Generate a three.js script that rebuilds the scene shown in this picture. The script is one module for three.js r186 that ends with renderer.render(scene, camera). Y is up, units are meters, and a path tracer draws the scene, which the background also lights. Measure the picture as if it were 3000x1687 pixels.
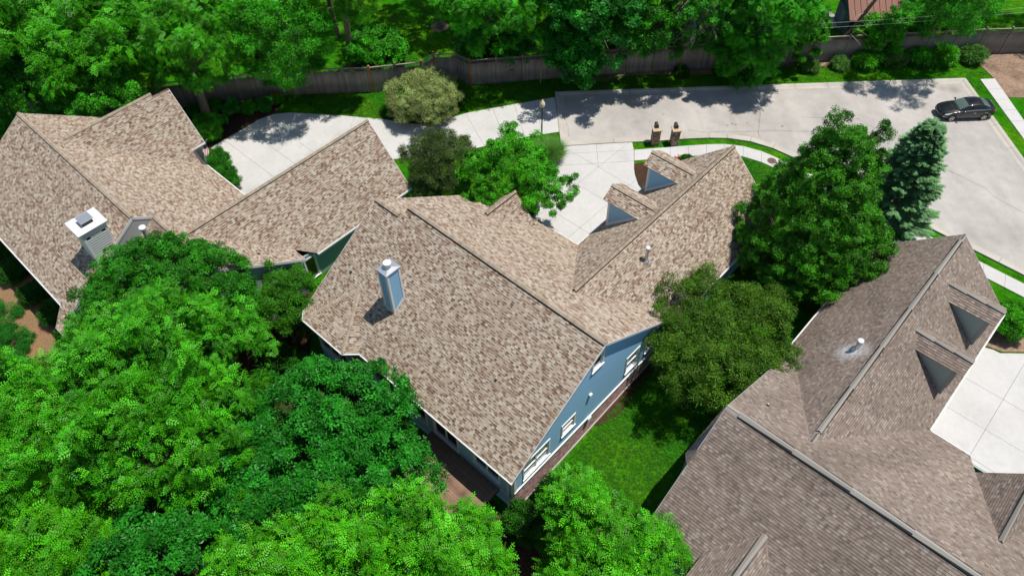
import * as THREE from 'three';
import { mergeGeometries } from 'three/addons/utils/BufferGeometryUtils.js';
import { RoundedBoxGeometry } from 'three/addons/geometries/RoundedBoxGeometry.js';
import { Brush, Evaluator, SUBTRACTION } from 'three-bvh-csg';

// ---------------------------------------------------------------- camera, sky, sun, exposure
// World: x runs along the main ridges of the houses, -z along the garage wings towards the street, metres, street at y = 0.
const scene = new THREE.Scene();
const camera = new THREE.PerspectiveCamera(41.09, 1024 / 575, 0.5, 900);
camera.position.set(0, 41.38, 0);
camera.up.set(-0.51695, 0.63324, -0.57599);
camera.lookAt(-43.5145, 41.38 - 77.3852, -46.022);
const renderer = new THREE.WebGLRenderer({ antialias: true });
renderer.setSize(1024, 575);
renderer.toneMapping = THREE.LinearToneMapping;
renderer.toneMappingExposure = 0.92;
renderer.shadowMap.enabled = true;
const SUN = new THREE.Vector3(0.19, 0.95, -0.25).normalize();
// clear summer sky as an equirectangular map: deep blue overhead, paler towards the horizon
{
  const W = 256, H = 128, d = new Float32Array(W * H * 4);
  for (let j = 0; j < H; j++) for (let i = 0; i < W; i++) { const up = Math.sin(((j + 0.5) / H - 0.5) * Math.PI), t = Math.pow(1 - Math.max(0, up), 2.2), k = (j * W + i) * 4; const c = up < 0 ? [0.16, 0.17, 0.14] : [0.155 + 0.27 * t, 0.235 + 0.25 * t, 0.42 + 0.14 * t]; d[k] = c[0]; d[k + 1] = c[1]; d[k + 2] = c[2]; d[k + 3] = 1; }
  const t = new THREE.DataTexture(d, W, H, THREE.RGBAFormat, THREE.FloatType); t.mapping = THREE.EquirectangularReflectionMapping; t.magFilter = THREE.LinearFilter; t.needsUpdate = true; scene.background = t; scene.environment = t;
}
const sun = new THREE.DirectionalLight(new THREE.Color(1, 0.955, 0.875), 5);
sun.name = 'sun';
sun.position.set(-25, 0, -30).addScaledVector(SUN, 120);
sun.target.position.set(-25, 0, -30);
sun.castShadow = true;
sun.shadow.mapSize.set(4096, 4096);
Object.assign(sun.shadow.camera, { left: -70, right: 70, top: 70, bottom: -70, near: 10, far: 260 });
scene.add(sun, sun.target);

// ---------------------------------------------------------------- helpers
function rngOf(seed) { let a = seed >>> 0; return () => { a = (a + 0x6d2b79f5) | 0; let t = Math.imul(a ^ (a >>> 15), 1 | a); t = (t + Math.imul(t ^ (t >>> 7), 61 | t)) ^ t; return ((t ^ (t >>> 14)) >>> 0) / 4294967296; }; }
const V = (x, y, z) => new THREE.Vector3(x, y, z);
const hash2 = (x, y) => { let h = Math.imul(x | 0, 374761393) + Math.imul(y | 0, 668265263); h = Math.imul(h ^ (h >>> 13), 1274126177); return ((h ^ (h >>> 16)) >>> 0) / 4294967296; };
const sm = (t) => t * t * (3 - 2 * t);
function vnoise(x, y, p = 0) {                       // value noise, periodic with period p when p > 0
  const ix = Math.floor(x), iy = Math.floor(y), fx = sm(x - ix), fy = sm(y - iy), w = (i) => (p ? ((i % p) + p) % p : i);
  const a = hash2(w(ix), w(iy)), b = hash2(w(ix + 1), w(iy)), c = hash2(w(ix), w(iy + 1)), d = hash2(w(ix + 1), w(iy + 1));
  return a + (b - a) * fx + (c - a) * fy + (a - b - c + d) * fx * fy;
}
function fbm(x, y, oct = 4, p = 0) { let s = 0, a = 0.5, t = 0; for (let i = 0; i < oct; i++) { s += a * vnoise(x, y, p); t += a; a *= 0.5; x = x * 2 + (p ? 0 : 13.7); y = y * 2 + (p ? 0 : 7.3); p *= 2; } return s / t; }
const clamp = (x, a = 0, b = 1) => Math.min(b, Math.max(a, x));
const mix = (a, b, t) => a + (b - a) * t;
const toS = (c) => Math.round(255 * clamp(c <= 0.0031308 ? 12.92 * c : 1.055 * Math.pow(c, 1 / 2.4) - 0.055));

const taken = new Map();
function numbered(name) { const n = taken.get(name) ?? 0; taken.set(name, n + 1); return n ? `${name}_${String(n).padStart(3, '0')}` : name; }
function thing(name, label, category, base = [0, 0, 0], group) {
  const o = new THREE.Group(); o.name = numbered(name); o.position.set(...base); o.userData = { label, category };
  if (group) o.userData.group = group;
  o.baseAt = V(...base); scene.add(o); return o;
}
function shade(m) { m.castShadow = true; m.receiveShadow = true; return m; }
// geometry given in world coordinates; a direct child of a thing is moved back by the thing's base
function part(name, geo, mat, parent, label) {
  const m = shade(new THREE.Mesh(geo, mat)); m.name = name;
  if (parent.baseAt) m.position.copy(parent.baseAt).negate();
  if (label) m.userData.label = label;
  parent.add(m); return m;
}
function localPart(name, geo, mat, parent) { const m = shade(new THREE.Mesh(geo, mat)); m.name = name; parent.add(m); return m; }
function structure(name, geo, mat) { const m = geo ? shade(new THREE.Mesh(geo, mat)) : new THREE.Group(); m.name = numbered(name); m.userData.kind = 'structure'; scene.add(m); return m; }

// a bag of flat-shaded triangles with colours, uv in metres by box projection
class MB {
  constructor() { this.p = []; this.c = []; this.hasColor = false; }
  tri(a, b, c, col) { this.p.push(a.x, a.y, a.z, b.x, b.y, b.z, c.x, c.y, c.z); if (col) { this.hasColor = true; for (let i = 0; i < 3; i++) this.c.push(col[0], col[1], col[2]); } return this; }
  quad(a, b, c, d, col) { this.tri(a, b, c, col); return this.tri(a, c, d, col); }
  // box spanned by three edge vectors from a corner
  box3(o, u, v, w, col) {
    const P = (i, j, k) => o.clone().addScaledVector(u, i).addScaledVector(v, j).addScaledVector(w, k);
    const flip = u.clone().cross(v).dot(w) < 0, q = (a, b, c, d) => (flip ? this.quad(d, c, b, a, col) : this.quad(a, b, c, d, col));
    q(P(0, 0, 0), P(0, 1, 0), P(1, 1, 0), P(1, 0, 0)); q(P(0, 0, 1), P(1, 0, 1), P(1, 1, 1), P(0, 1, 1));
    q(P(0, 0, 0), P(1, 0, 0), P(1, 0, 1), P(0, 0, 1)); q(P(0, 1, 0), P(0, 1, 1), P(1, 1, 1), P(1, 1, 0));
    q(P(0, 0, 0), P(0, 0, 1), P(0, 1, 1), P(0, 1, 0)); q(P(1, 0, 0), P(1, 1, 0), P(1, 1, 1), P(1, 0, 1)); return this;
  }
  box(x0, y0, z0, x1, y1, z1, col) { return this.box3(V(x0, y0, z0), V(x1 - x0, 0, 0), V(0, y1 - y0, 0), V(0, 0, z1 - z0), col); }
  // bar of rectangular section from a to b; side = horizontal width, up = height
  bar(a, b, w, h, col, upv = V(0, 1, 0)) {
    const d = b.clone().sub(a), s = d.clone().cross(upv).normalize(), t = s.clone().cross(d).normalize();
    return this.box3(a.clone().addScaledVector(s, -w / 2).addScaledVector(t, -h / 2), d, s.multiplyScalar(w), t.multiplyScalar(h), col);
  }
  poly(pts, col) { const n = V(0, 0, 0); for (let i = 0; i < pts.length; i++) { const a = pts[i], b = pts[(i + 1) % pts.length]; n.add(V((a.y - b.y) * (a.z + b.z), (a.z - b.z) * (a.x + b.x), (a.x - b.x) * (a.y + b.y))); } n.normalize();
    const u = (Math.abs(n.y) < 0.9 ? V(0, 1, 0) : V(1, 0, 0)).cross(n).normalize(), v = n.clone().cross(u);
    const flat = pts.map((q) => new THREE.Vector2(q.dot(u), q.dot(v)));
    for (const f of THREE.ShapeUtils.triangulateShape(flat, [])) this.tri(pts[f[0]], pts[f[1]], pts[f[2]], col); return this; }
  // solid slab under a planar polygon: thickness t against the given direction
  slab(pts, down, col) { const low = pts.map((q) => q.clone().add(down)); this.poly(pts, col); this.poly(low.slice().reverse(), col); for (let i = 0; i < pts.length; i++) { const j = (i + 1) % pts.length; this.quad(pts[i], low[i], low[j], pts[j], col); } return this; }
  build() {
    const g = new THREE.BufferGeometry(); const n = this.p.length / 3; const uv = new Float32Array(n * 2), P = this.p;
    g.setAttribute('position', new THREE.BufferAttribute(new Float32Array(P), 3)); g.computeVertexNormals();
    const N = g.attributes.normal;
    for (let i = 0; i < n; i++) { const ax = Math.abs(N.getX(i)), ay = Math.abs(N.getY(i)), az = Math.abs(N.getZ(i)); const x = P[i * 3], y = P[i * 3 + 1], z = P[i * 3 + 2];
      if (ay >= ax && ay >= az) { uv[i * 2] = x; uv[i * 2 + 1] = z; } else if (ax >= az) { uv[i * 2] = z; uv[i * 2 + 1] = y; } else { uv[i * 2] = x; uv[i * 2 + 1] = y; } }
    g.setAttribute('uv', new THREE.BufferAttribute(uv, 2));
    if (this.hasColor) g.setAttribute('color', new THREE.BufferAttribute(new Float32Array(this.c), 3));
    return g;
  }
}
function boxUV(g) { if (g.index) g = g.toNonIndexed(); const P = g.attributes.position, N = g.attributes.normal, uv = new Float32Array(P.count * 2); for (let i = 0; i < P.count; i++) { const ax = Math.abs(N.getX(i)), ay = Math.abs(N.getY(i)), az = Math.abs(N.getZ(i)); if (ay >= ax && ay >= az) { uv[i * 2] = P.getX(i); uv[i * 2 + 1] = P.getZ(i); } else if (ax >= az) { uv[i * 2] = P.getZ(i); uv[i * 2 + 1] = P.getY(i); } else { uv[i * 2] = P.getX(i); uv[i * 2 + 1] = P.getY(i); } } g.setAttribute('uv', new THREE.BufferAttribute(uv, 2)); return g; }
function tube(pts, radii, seg = 8) {                    // tapered tube along points
  const mb = new MB(), rings = [];
  for (let i = 0; i < pts.length; i++) { const d = pts[Math.min(i + 1, pts.length - 1)].clone().sub(pts[Math.max(i - 1, 0)]).normalize(); const s = (Math.abs(d.y) < 0.95 ? V(0, 1, 0) : V(1, 0, 0)).cross(d).normalize(), t = d.clone().cross(s); const ring = [];
    for (let k = 0; k < seg; k++) { const a = (k / seg) * Math.PI * 2; ring.push(pts[i].clone().addScaledVector(s, Math.cos(a) * radii[i]).addScaledVector(t, Math.sin(a) * radii[i])); } rings.push(ring); }
  for (let i = 0; i < rings.length - 1; i++) for (let k = 0; k < seg; k++) { const k2 = (k + 1) % seg; mb.quad(rings[i][k], rings[i][k2], rings[i + 1][k2], rings[i + 1][k]); }
  mb.poly(rings[0].slice().reverse()); mb.poly(rings[rings.length - 1]); return mb.build();
}
function lathe(profile, at, seg = 24) { const g = new THREE.LatheGeometry(profile.map(([r, y]) => new THREE.Vector2(r, y)), seg); g.translate(...at); return g.toNonIndexed(); }

// textures computed here: fn(u, v) gives linear rgb
function tex(w, h, fn, { metres = 1, metresV = metres, data = false } = {}) {
  const d = new Uint8Array(w * h * 4);
  for (let j = 0; j < h; j++) for (let i = 0; i < w; i++) { const c = fn((i + 0.5) / w, (j + 0.5) / h), k = (j * w + i) * 4; for (let q = 0; q < 3; q++) d[k + q] = data ? Math.round(255 * clamp(c[q])) : toS(c[q]); d[k + 3] = 255; }
  const t = new THREE.DataTexture(d, w, h, THREE.RGBAFormat); t.wrapS = t.wrapT = THREE.RepeatWrapping; t.magFilter = THREE.LinearFilter; t.minFilter = THREE.LinearMipmapLinearFilter; t.generateMipmaps = true;
  t.colorSpace = data ? THREE.NoColorSpace : THREE.SRGBColorSpace; t.repeat.set(1 / metres, 1 / metresV); t.needsUpdate = true; return t;
}
const mat = (r, g, b, rough = 0.8, more = {}) => new THREE.MeshStandardMaterial({ color: new THREE.Color().setRGB(r, g, b), roughness: rough, ...more });
const white1 = new THREE.Color(1, 1, 1);
const mapped = (map, rough = 0.9, more = {}) => new THREE.MeshPhysicalMaterial({ color: white1, map, roughness: rough, specularIntensity: 0.25, ...more });

// ---------------------------------------------------------------- materials
const grain = tex(512, 512, (u, v) => { const n = fbm(u * 64, v * 64, 4, 64); return [n, n, n]; }, { metres: 2, data: true });
const grassTex = tex(1024, 1024, (u, v) => {
  const big = fbm(u * 5, v * 5, 3, 5), mid = fbm(u * 26 + 3, v * 26, 3, 26), fine = hash2(Math.floor(u * 1024), Math.floor(v * 1024)), tuft = fbm(u * 120, v * 120, 2, 120);
  const k = 0.55 + 0.5 * mid + 0.5 * (tuft - 0.5) + 0.35 * (fine - 0.5) + 0.5 * (fbm(u * 10, v * 70, 2, 10) - 0.5), y = clamp(big * 1.5 - 0.45);
  return [mix(0.03, 0.10, y) * k, mix(0.20, 0.275, y) * k, mix(0.003, 0.006, y) * k];
}, { metres: 11 });
const concreteTex = tex(1024, 1024, (u, v) => {
  const a = fbm(u * 4, v * 4, 4, 4), b = fbm(u * 40, v * 40, 3, 40), f = hash2(Math.floor(u * 1024), Math.floor(v * 1024)), st = clamp(fbm(u * 3 + 5, v * 3, 4, 3) * 3 - 1.9);
  const k = 0.56 + 0.10 * (a - 0.5) + 0.06 * (b - 0.5) + 0.05 * (f - 0.5) - 0.16 * st; return [k * 1.0, k * 0.975, k * 0.945];
}, { metres: 9 });
const kerbTex = tex(512, 512, (u, v) => { const a = fbm(u * 6, v * 6, 4, 6), f = hash2(Math.floor(u * 512), Math.floor(v * 512)); const k = 0.50 + 0.16 * (a - 0.5) + 0.07 * (f - 0.5); return [k, k * 0.93, k * 0.82]; }, { metres: 5 });
const mulchTex = tex(512, 512, (u, v) => { const a = fbm(u * 60, v * 60, 2, 60), b = fbm(u * 7, v * 7, 3, 7), f = hash2(Math.floor(u * 256), Math.floor(v * 256)); const k = 0.35 + 0.9 * a * (0.5 + f); return [0.085 * k * (0.8 + 0.5 * b), 0.048 * k, 0.030 * k]; }, { metres: 3 });
const chipTex = tex(512, 512, (u, v) => { const a = fbm(u * 70, v * 70, 2, 70), b = fbm(u * 6, v * 6, 3, 6), f = hash2(Math.floor(u * 300), Math.floor(v * 300)); const k = 0.5 + 0.6 * a * (0.5 + f); return [0.36 * k * (0.8 + 0.4 * b), 0.205 * k, 0.11 * k]; }, { metres: 3 });
const dirtTex = tex(512, 512, (u, v) => { const a = fbm(u * 50, v * 50, 3, 50), b = fbm(u * 5, v * 5, 4, 5), f = hash2(Math.floor(u * 512), Math.floor(v * 512)); const k = 0.62 + 0.5 * (a - 0.5) + 0.5 * (b - 0.5) + 0.2 * (f - 0.5); return [0.47 * k, 0.32 * k, 0.225 * k]; }, { metres: 4 });
const barkTex = tex(256, 512, (u, v) => { const a = fbm(u * 16, v * 5, 4, 1 << 4), r = Math.abs(fbm(u * 12 + 2, v * 3, 3, 12) - 0.5) * 2; const k = 0.45 + 0.7 * a * (0.4 + r); return [0.19 * k, 0.155 * k, 0.12 * k]; }, { metres: 1.2 });
const woodGrey = tex(512, 512, (u, v) => { const a = fbm(u * 40, v * 2, 4, 1), st = fbm(u * 90, v * 3 + 2, 3, 3), b = fbm(u * 4, v * 2, 3, 2); const k = 0.5 + 0.5 * a + 0.5 * (st - 0.5) + 0.5 * (b - 0.5); return [0.33 * k, 0.29 * k, 0.26 * k]; }, { metres: 2.3 });
const M = {
  lawn: mapped(grassTex, 1, { specularIntensity: 0.1, bumpMap: grain, bumpScale: 0.03 }),
  concrete: mapped(concreteTex, 0.9), kerb: mapped(kerbTex, 0.9), joint: mat(0.13, 0.12, 0.11, 1),
  mulch: mapped(mulchTex, 1, { bumpMap: grain, bumpScale: 0.03 }), chips: mapped(chipTex, 1, { bumpMap: grain, bumpScale: 0.025 }), dirt: mapped(dirtTex, 1, { bumpMap: grain, bumpScale: 0.02 }),
  bark: mapped(barkTex, 1), barkGrey: mapped(barkTex, 1, { color: new THREE.Color(1.9, 1.8, 1.75) }),
  wood: mapped(woodGrey, 0.95, { color: new THREE.Color(1.2, 1.17, 1.15) }), woodLight: mapped(woodGrey, 0.95, { color: new THREE.Color(1.6, 1.45, 1.3) }), woodMid: mapped(woodGrey, 0.95, { color: new THREE.Color(1.5, 1.44, 1.4) }),
  woodPale: mapped(woodGrey, 0.95, { color: new THREE.Color(1.95, 1.78, 1.62) }), cedar: mapped(woodGrey, 0.85, { color: new THREE.Color(2.1, 1.0, 0.36) }),
  trim: mat(0.80, 0.80, 0.79, 0.55), trimGrey: mat(0.42, 0.44, 0.45, 0.6), gutter: mat(0.72, 0.72, 0.70, 0.5),
  blue: mat(0.30, 0.56, 0.78, 0.7), green: mat(0.31, 0.385, 0.36, 0.75), paleSiding: mat(0.72, 0.75, 0.74, 0.7),
  metal: mat(0.62, 0.63, 0.65, 0.38, { metalness: 0.75 }), whiteMetal: mat(0.78, 0.78, 0.78, 0.4), black: mat(0.018, 0.018, 0.02, 0.5), rubber: mat(0.02, 0.02, 0.02, 0.7),
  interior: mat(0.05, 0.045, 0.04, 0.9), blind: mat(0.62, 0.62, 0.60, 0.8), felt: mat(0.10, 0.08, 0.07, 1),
  glass: new THREE.MeshPhysicalMaterial({ color: white1, roughness: 0.03, transmission: 1, thickness: 0, ior: 1.5 }),
  vertex: new THREE.MeshPhysicalMaterial({ color: white1, vertexColors: true, roughness: 0.95, specularIntensity: 0.3 }),
  deck: mapped(woodGrey, 0.9, { color: new THREE.Color(1.3, 0.92, 0.72) }),
};
// ---------------------------------------------------------------- ground
const lerpTab = (tab, x) => { if (x <= tab[0][0]) return tab[0][1]; for (let i = 1; i < tab.length; i++) if (x <= tab[i][0]) { const [a, b] = tab[i - 1], [c, d] = tab[i]; return b + (d - b) * sm((x - a) / (c - a)); } return tab[tab.length - 1][1]; };
const backLine = (x) => lerpTab([[-34, -16.5], [-29.5, -28.5], [-8, -30]], x);
const STREET = [[-34.4, -43.36], [-30.31, -39.2], [-27.8, -41.9], [-25.24, -44.46], [-23.79, -46.1], [-22.3, -47.6], [-21.11, -48.6], [-19.37, -49.56], [-17.44, -50.07], [-15.23, -50.2], [-5.2, -49.9], [40, -49.6], [40, -57.4], [6, -57.4], [1.6, -58], [-1.25, -59.94], [-9.52, -67.93]];
const inPoly = (x, z, P) => { let r = false; for (let i = 0, j = P.length - 1; i < P.length; j = i++) if ((P[i][1] > z) !== (P[j][1] > z) && x < ((P[j][0] - P[i][0]) * (z - P[i][1])) / (P[j][1] - P[i][1]) + P[i][0]) r = !r; return r; };
function segDist(x, z, P) { let best = 1e9; for (let i = 0; i < P.length; i++) { const [ax, az] = P[i], [bx, bz] = P[(i + 1) % P.length], dx = bx - ax, dz = bz - az, t = clamp(((x - ax) * dx + (z - az) * dz) / (dx * dx + dz * dz)); best = Math.min(best, Math.hypot(x - ax - dx * t, z - az - dz * t)); } return best; }
function groundBase(x, z) { const d = z - backLine(x); let y = 0.07; if (d > 1.5) y -= 0.085 * Math.min(d - 1.5, 21) + 0.02 * Math.max(0, d - 22.5); return y; }
const gh = (x, z) => groundBase(x, z);
{
  // one lawn sheet to the horizon: fine near the houses, coarse outside, sunk under the street and the paving
  const cuts = (a, b, lo, hi, fine, coarse) => { const r = []; for (let v = lo; v < a; v += coarse) r.push(v); for (let v = a; v < b; v += fine) r.push(v); for (let v = b; v <= hi; v += coarse) r.push(v); return r; };
  const xs = cuts(-68, 14, -400, 330, 0.55, 12), zs = cuts(-82, 12, -400, 300, 0.55, 12), pos = [], uv = [], idx = [];
  for (const z of zs) for (const x of xs) {
    let y = gh(x, z);
    y += 0.04 * (fbm(x * 0.35, z * 0.35, 3) - 0.5);
    pos.push(x, y, z); uv.push(x, z);
  }
  const W = xs.length; for (let j = 0; j < zs.length - 1; j++) for (let i = 0; i < W - 1; i++) { const a = j * W + i; idx.push(a, a + W, a + 1, a + 1, a + W, a + W + 1); }
  const g = new THREE.BufferGeometry(); g.setAttribute('position', new THREE.Float32BufferAttribute(pos, 3)); g.setAttribute('uv', new THREE.Float32BufferAttribute(uv, 2)); g.setIndex(idx); g.computeVertexNormals();
  structure('lawn', g, M.lawn);
}
// polygon tools in the ground plane
function clipHalf(P, a, b, c) { const out = []; for (let i = 0; i < P.length; i++) { const p = P[i], q = P[(i + 1) % P.length], dp = a * p[0] + b * p[1] - c, dq = a * q[0] + b * q[1] - c; if (dp >= 0) out.push(p); if ((dp >= 0) !== (dq >= 0)) { const t = dp / (dp - dq); out.push([p[0] + (q[0] - p[0]) * t, p[1] + (q[1] - p[1]) * t]); } } return out; }
const areaOf = (P) => { let s = 0; for (let i = 0; i < P.length; i++) { const [a, b] = P[i], [c, d] = P[(i + 1) % P.length]; s += a * d - c * b; } return s / 2; };
function splitBy(pieces, p, q, gap = 0.03, test) { const dx = q[0] - p[0], dz = q[1] - p[1], l = Math.hypot(dx, dz), a = -dz / l, b = dx / l, c = a * p[0] + b * p[1], r = []; for (const P of pieces) { if (test && !test(P)) { r.push(P); continue; } for (const s of [1, -1]) { const Q = clipHalf(P, a * s, b * s, c * s + gap / 2); if (Q.length > 2 && Math.abs(areaOf(Q)) > 0.02) r.push(Q); } } return r; }
function prism(P, y0, y1, mb = new MB()) { if (areaOf(P) < 0) P = P.slice().reverse(); const top = P.map(([x, z]) => V(x, y1, z)).reverse(); mb.slab(top, V(0, y0 - y1, 0)); return mb; }
function drape(P, lift, cell = 0.45) {                  // sheet that follows the terrain inside polygon P
  let x0 = 1e9, x1 = -1e9, z0 = 1e9, z1 = -1e9; for (const [x, z] of P) { x0 = Math.min(x0, x); x1 = Math.max(x1, x); z0 = Math.min(z0, z); z1 = Math.max(z1, z); }
  const mb = new MB(), Y = (p) => V(p[0], gh(p[0], p[1]) + lift, p[1]);
  for (let x = x0; x < x1; x += cell) for (let z = z0; z < z1; z += cell) { let Q = clipHalf(P, 1, 0, x); if (Q.length > 2) Q = clipHalf(Q, -1, 0, -x - cell); if (Q.length > 2) Q = clipHalf(Q, 0, 1, z); if (Q.length > 2) Q = clipHalf(Q, 0, -1, -z - cell); if (Q.length < 3 || Math.abs(areaOf(Q)) < 1e-4) continue; if (areaOf(Q) > 0) Q.reverse(); mb.poly(Q.map(Y)); }
  return mb.build();
}
// street: one worn concrete sheet, stains and cracks printed as the matter they are
{
  const X0 = -38, Z0 = -70, S = 46;
  const cracks = [[[-23.8, -46.8], [-22.68, -47.44], [-19.99, -49.95], [-18.37, -51.56], [-16.39, -53.14], [-15.2, -54.5]], [[-8.4, -57.2], [-5.99, -56.3], [-5.14, -56.27], [-2.74, -56.18], [-2.0, -55.7], [0.5, -55.4]], [[-22.6, -54.5], [-21.0, -53.78], [-19.2, -50.3], [-18.7, -49.9]], [[-17.6, -54.6], [-14, -57.5], [-11.5, -57.2]], [[-33, -41.9], [-30.6, -39.6]]];
  const stains = [[-10.45, -66.19, 0.5, 0.4], [-9.62, -66.73, 0.6, 0.5], [-21.68, -49.5, 0.12, 0.9], [-21.48, -49.98, 0.13, 0.9], [-21.2, -50.05, 0.12, 0.9], [-18.2, -52.47, 0.13, 0.9], [-15.5, -56.5, 0.13, 0.9], [-20.6, -50.9, 0.1, 0.8], [-24, -52, 0.1, 0.7], [-26.5, -47.2, 0.12, 0.6]];
  const map = tex(1536, 1536, (u, v) => {
    const x = X0 + u * S, z = Z0 + v * S;
    const a = fbm(x * 0.25, z * 0.25, 4), b = fbm(x * 1.6 + 9, z * 1.6, 4), s = fbm((x + z) * 0.16 + 3, (x - z) * 0.9, 4), f = hash2(Math.floor(u * 1536), Math.floor(v * 1536));
    let k = 0.43 + 0.16 * (a - 0.5) + 0.10 * (b - 0.5) + 0.10 * (s - 0.5) + 0.07 * (f - 0.5);
    for (const [sx, sz, r, w] of stains) { const d = Math.hypot(x - sx, z - sz) / r; if (d < 1.4) k *= 1 - 0.55 * w * clamp(1.2 - d + 0.7 * (b - 0.5)); }
    for (const c of cracks) { for (let i = 0; i < c.length - 1; i++) { const [ax, az] = c[i], [bx, bz] = c[i + 1], dx = bx - ax, dz = bz - az, t = clamp(((x - ax) * dx + (z - az) * dz) / (dx * dx + dz * dz)), w = 0.22 * (fbm(x * 2.2, z * 2.2, 3) - 0.5); if (Math.abs(Math.hypot(x - ax - dx * t, z - az - dz * t) - Math.abs(w)) < 0.016) k *= 0.62; } }
    return [k * 1.02, k * 0.95, k * 0.885];
  }, {});
  map.wrapS = map.wrapT = THREE.ClampToEdgeWrapping; map.repeat.set(1, 1);
  const mb = new MB(), P = STREET.map(([x, z]) => V(x, 0.1, z)); mb.slab(P, V(0, -0.2, 0)); let g = mb.build();
  const pos = g.attributes.position, uv = g.attributes.uv; for (let i = 0; i < pos.count; i++) uv.setXY(i, (pos.getX(i) - X0) / S, (pos.getZ(i) - Z0) / S);
  structure('street', g, mapped(map, 0.92));
}
// kerbs: blocks with a gutter pan and a rolled edge, swept along the street's edge
function kerbRun(name, path, side) {
  const grp = structure(name), prof = [[0, 0.106], [0.30, 0.112], [0.40, 0.165], [0.52, 0.2], [0.68, 0.205], [0.68, -0.2], [0, -0.2]];
  const pts = []; for (let i = 0; i < path.length - 1; i++) { const [ax, az] = path[i], [bx, bz] = path[i + 1], l = Math.hypot(bx - ax, bz - az), n = Math.max(1, Math.round(l / (l > 4 ? 3 : 10))); for (let k = 0; k < n; k++) pts.push([mix(ax, bx, k / n), mix(az, bz, k / n)]); } pts.push(path[path.length - 1]);
  const nrm = pts.map((p, i) => { const acc = [0, 0]; for (const [a, b] of [[i - 1, i], [i, i + 1]]) if (a >= 0 && b < pts.length) { const dx = pts[b][0] - pts[a][0], dz = pts[b][1] - pts[a][1], l = Math.hypot(dx, dz); acc[0] += (-dz / l) * side; acc[1] += (dx / l) * side; } const l = Math.hypot(...acc), both = i > 0 && i < pts.length - 1, k = both ? 2 / Math.max(0.6, l) / l : 1 / l; return [acc[0] * k, acc[1] * k]; });
  for (let i = 0; i < pts.length - 1; i++) {
    const A = pts[i], B = pts[i + 1], g = 0.012 / Math.hypot(B[0] - A[0], B[1] - A[1]), at = (t, o, y) => V(mix(A[0] + nrm[i][0] * o, B[0] + nrm[i + 1][0] * o, t), y, mix(A[1] + nrm[i][1] * o, B[1] + nrm[i + 1][1] * o, t));
    const mb = new MB(), ra = prof.map(([o, y]) => at(g, o, y)), rb = prof.map(([o, y]) => at(1 - g, o, y));
    for (let k = 0; k < prof.length; k++) { const j = (k + 1) % prof.length; if (side > 0) mb.quad(ra[k], rb[k], rb[j], ra[j]); else mb.quad(ra[j], rb[j], rb[k], ra[k]); }
    mb.poly(side > 0 ? ra : ra.slice().reverse()); mb.poly(side > 0 ? rb.slice().reverse() : rb);
    const m = shade(new THREE.Mesh(mb.build(), M.kerb)); m.name = 'kerb_block'; grp.add(m);
  }
}
kerbRun('kerb', [12, 13, 14, 15, 16, 0, 1, 2, 3, 4, 5, 6, 7, 8, 9, 10, 11].map((i) => STREET[i]), 1);
// slabs: pieces of paving with real joints over a dark bed
function paving(name, poly, lines, top = 0.125, m = M.concrete) {
  const grp = structure(name); let pieces = [poly]; for (const [p, q, test] of lines) pieces = splitBy(pieces, p, q, 0.018, test);
  for (const P of pieces) { const o = shade(new THREE.Mesh(prism(P, top - 0.12, top).build(), m)); o.name = 'slab'; grp.add(o); }
  const b = shade(new THREE.Mesh(prism(poly, -0.1, top - 0.03).build(), M.joint)); b.name = 'joint_bed'; grp.add(b); return grp;
}
const vert = (x) => [[x, 0], [x, -10]], horiz = (z) => [[0, z], [10, z]];
const cen = (P) => { let x = 0, z = 0; for (const p of P) { x += p[0]; z += p[1]; } return [x / P.length, z / P.length]; };
const kOut = [0.487, -0.476];
paving('driveway', [[-30.18, -38.42], [-28.3, -40.35], [-26.3, -42.5], [-25.6, -41.8], [-24.8, -40.75], [-24.2, -39.95], [-23.75, -39.47], [-22.92, -38.77], [-22.4, -38.5], [-20.9, -38.3], [-20.9, -28.7], [-24.2, -28.7], [-26.6, -30.6], [-28.0, -33], [-29.0, -35.2], [-29.4, -36.2], [-29.62, -37.0], [-29.75, -37.75]].map(([x, z]) => [x, z]),
  [[[-29.54, -37.68], [-25.58, -41.82]], [[-28.64, -36.61], [-24.83, -40.73]], [...vert(-26.47)], [...horiz(-38.28)], [...horiz(-35.64)], [...horiz(-32.15)], [...vert(-23.35)], [[-28.35, -40.38], [-26.47, -38.28], (P) => { const c = cen(P); return c[0] + c[1] < -64.2; }]]);
paving('driveway', [[-51.5, -18.4], [-51.76, -19.3], [-51.75, -22.45], [-51.75, -24.0], [-51.4, -25.1], [-50.6, -26.1], [-46.93, -28.82], [-43.73, -30.96], [-42.37, -31.6], [-40.98, -32.55], [-40.27, -33.42], [-39.83, -34.55], [-39.11, -36.23], [-36.94, -39.74], [-34.92, -42.86], [-31.62, -39.55], [-33.2, -37.27], [-35.45, -33.28], [-38.2, -29.5], [-40.6, -26.6], [-41.3, -25.5], [-41.3, -16.4], [-47.2, -16.4], [-48.4, -17.6]],
  [[...horiz(-20.28)], [...horiz(-22.36)], [...horiz(-24.25)], [...vert(-45.1)], [[-39.13, -36.08], [-35.19, -34.18]], [[-37.78, -38.03], [-35.67, -36.7]], [[-36.9, -39.77], [-34.45, -37.99]], [[-35.81, -41.22], [-33.0, -38.86]], [[-41.5, -32.2], [-38.2, -29.5]], [[-46, -29.5], [-43, -25.5]]]);
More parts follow.
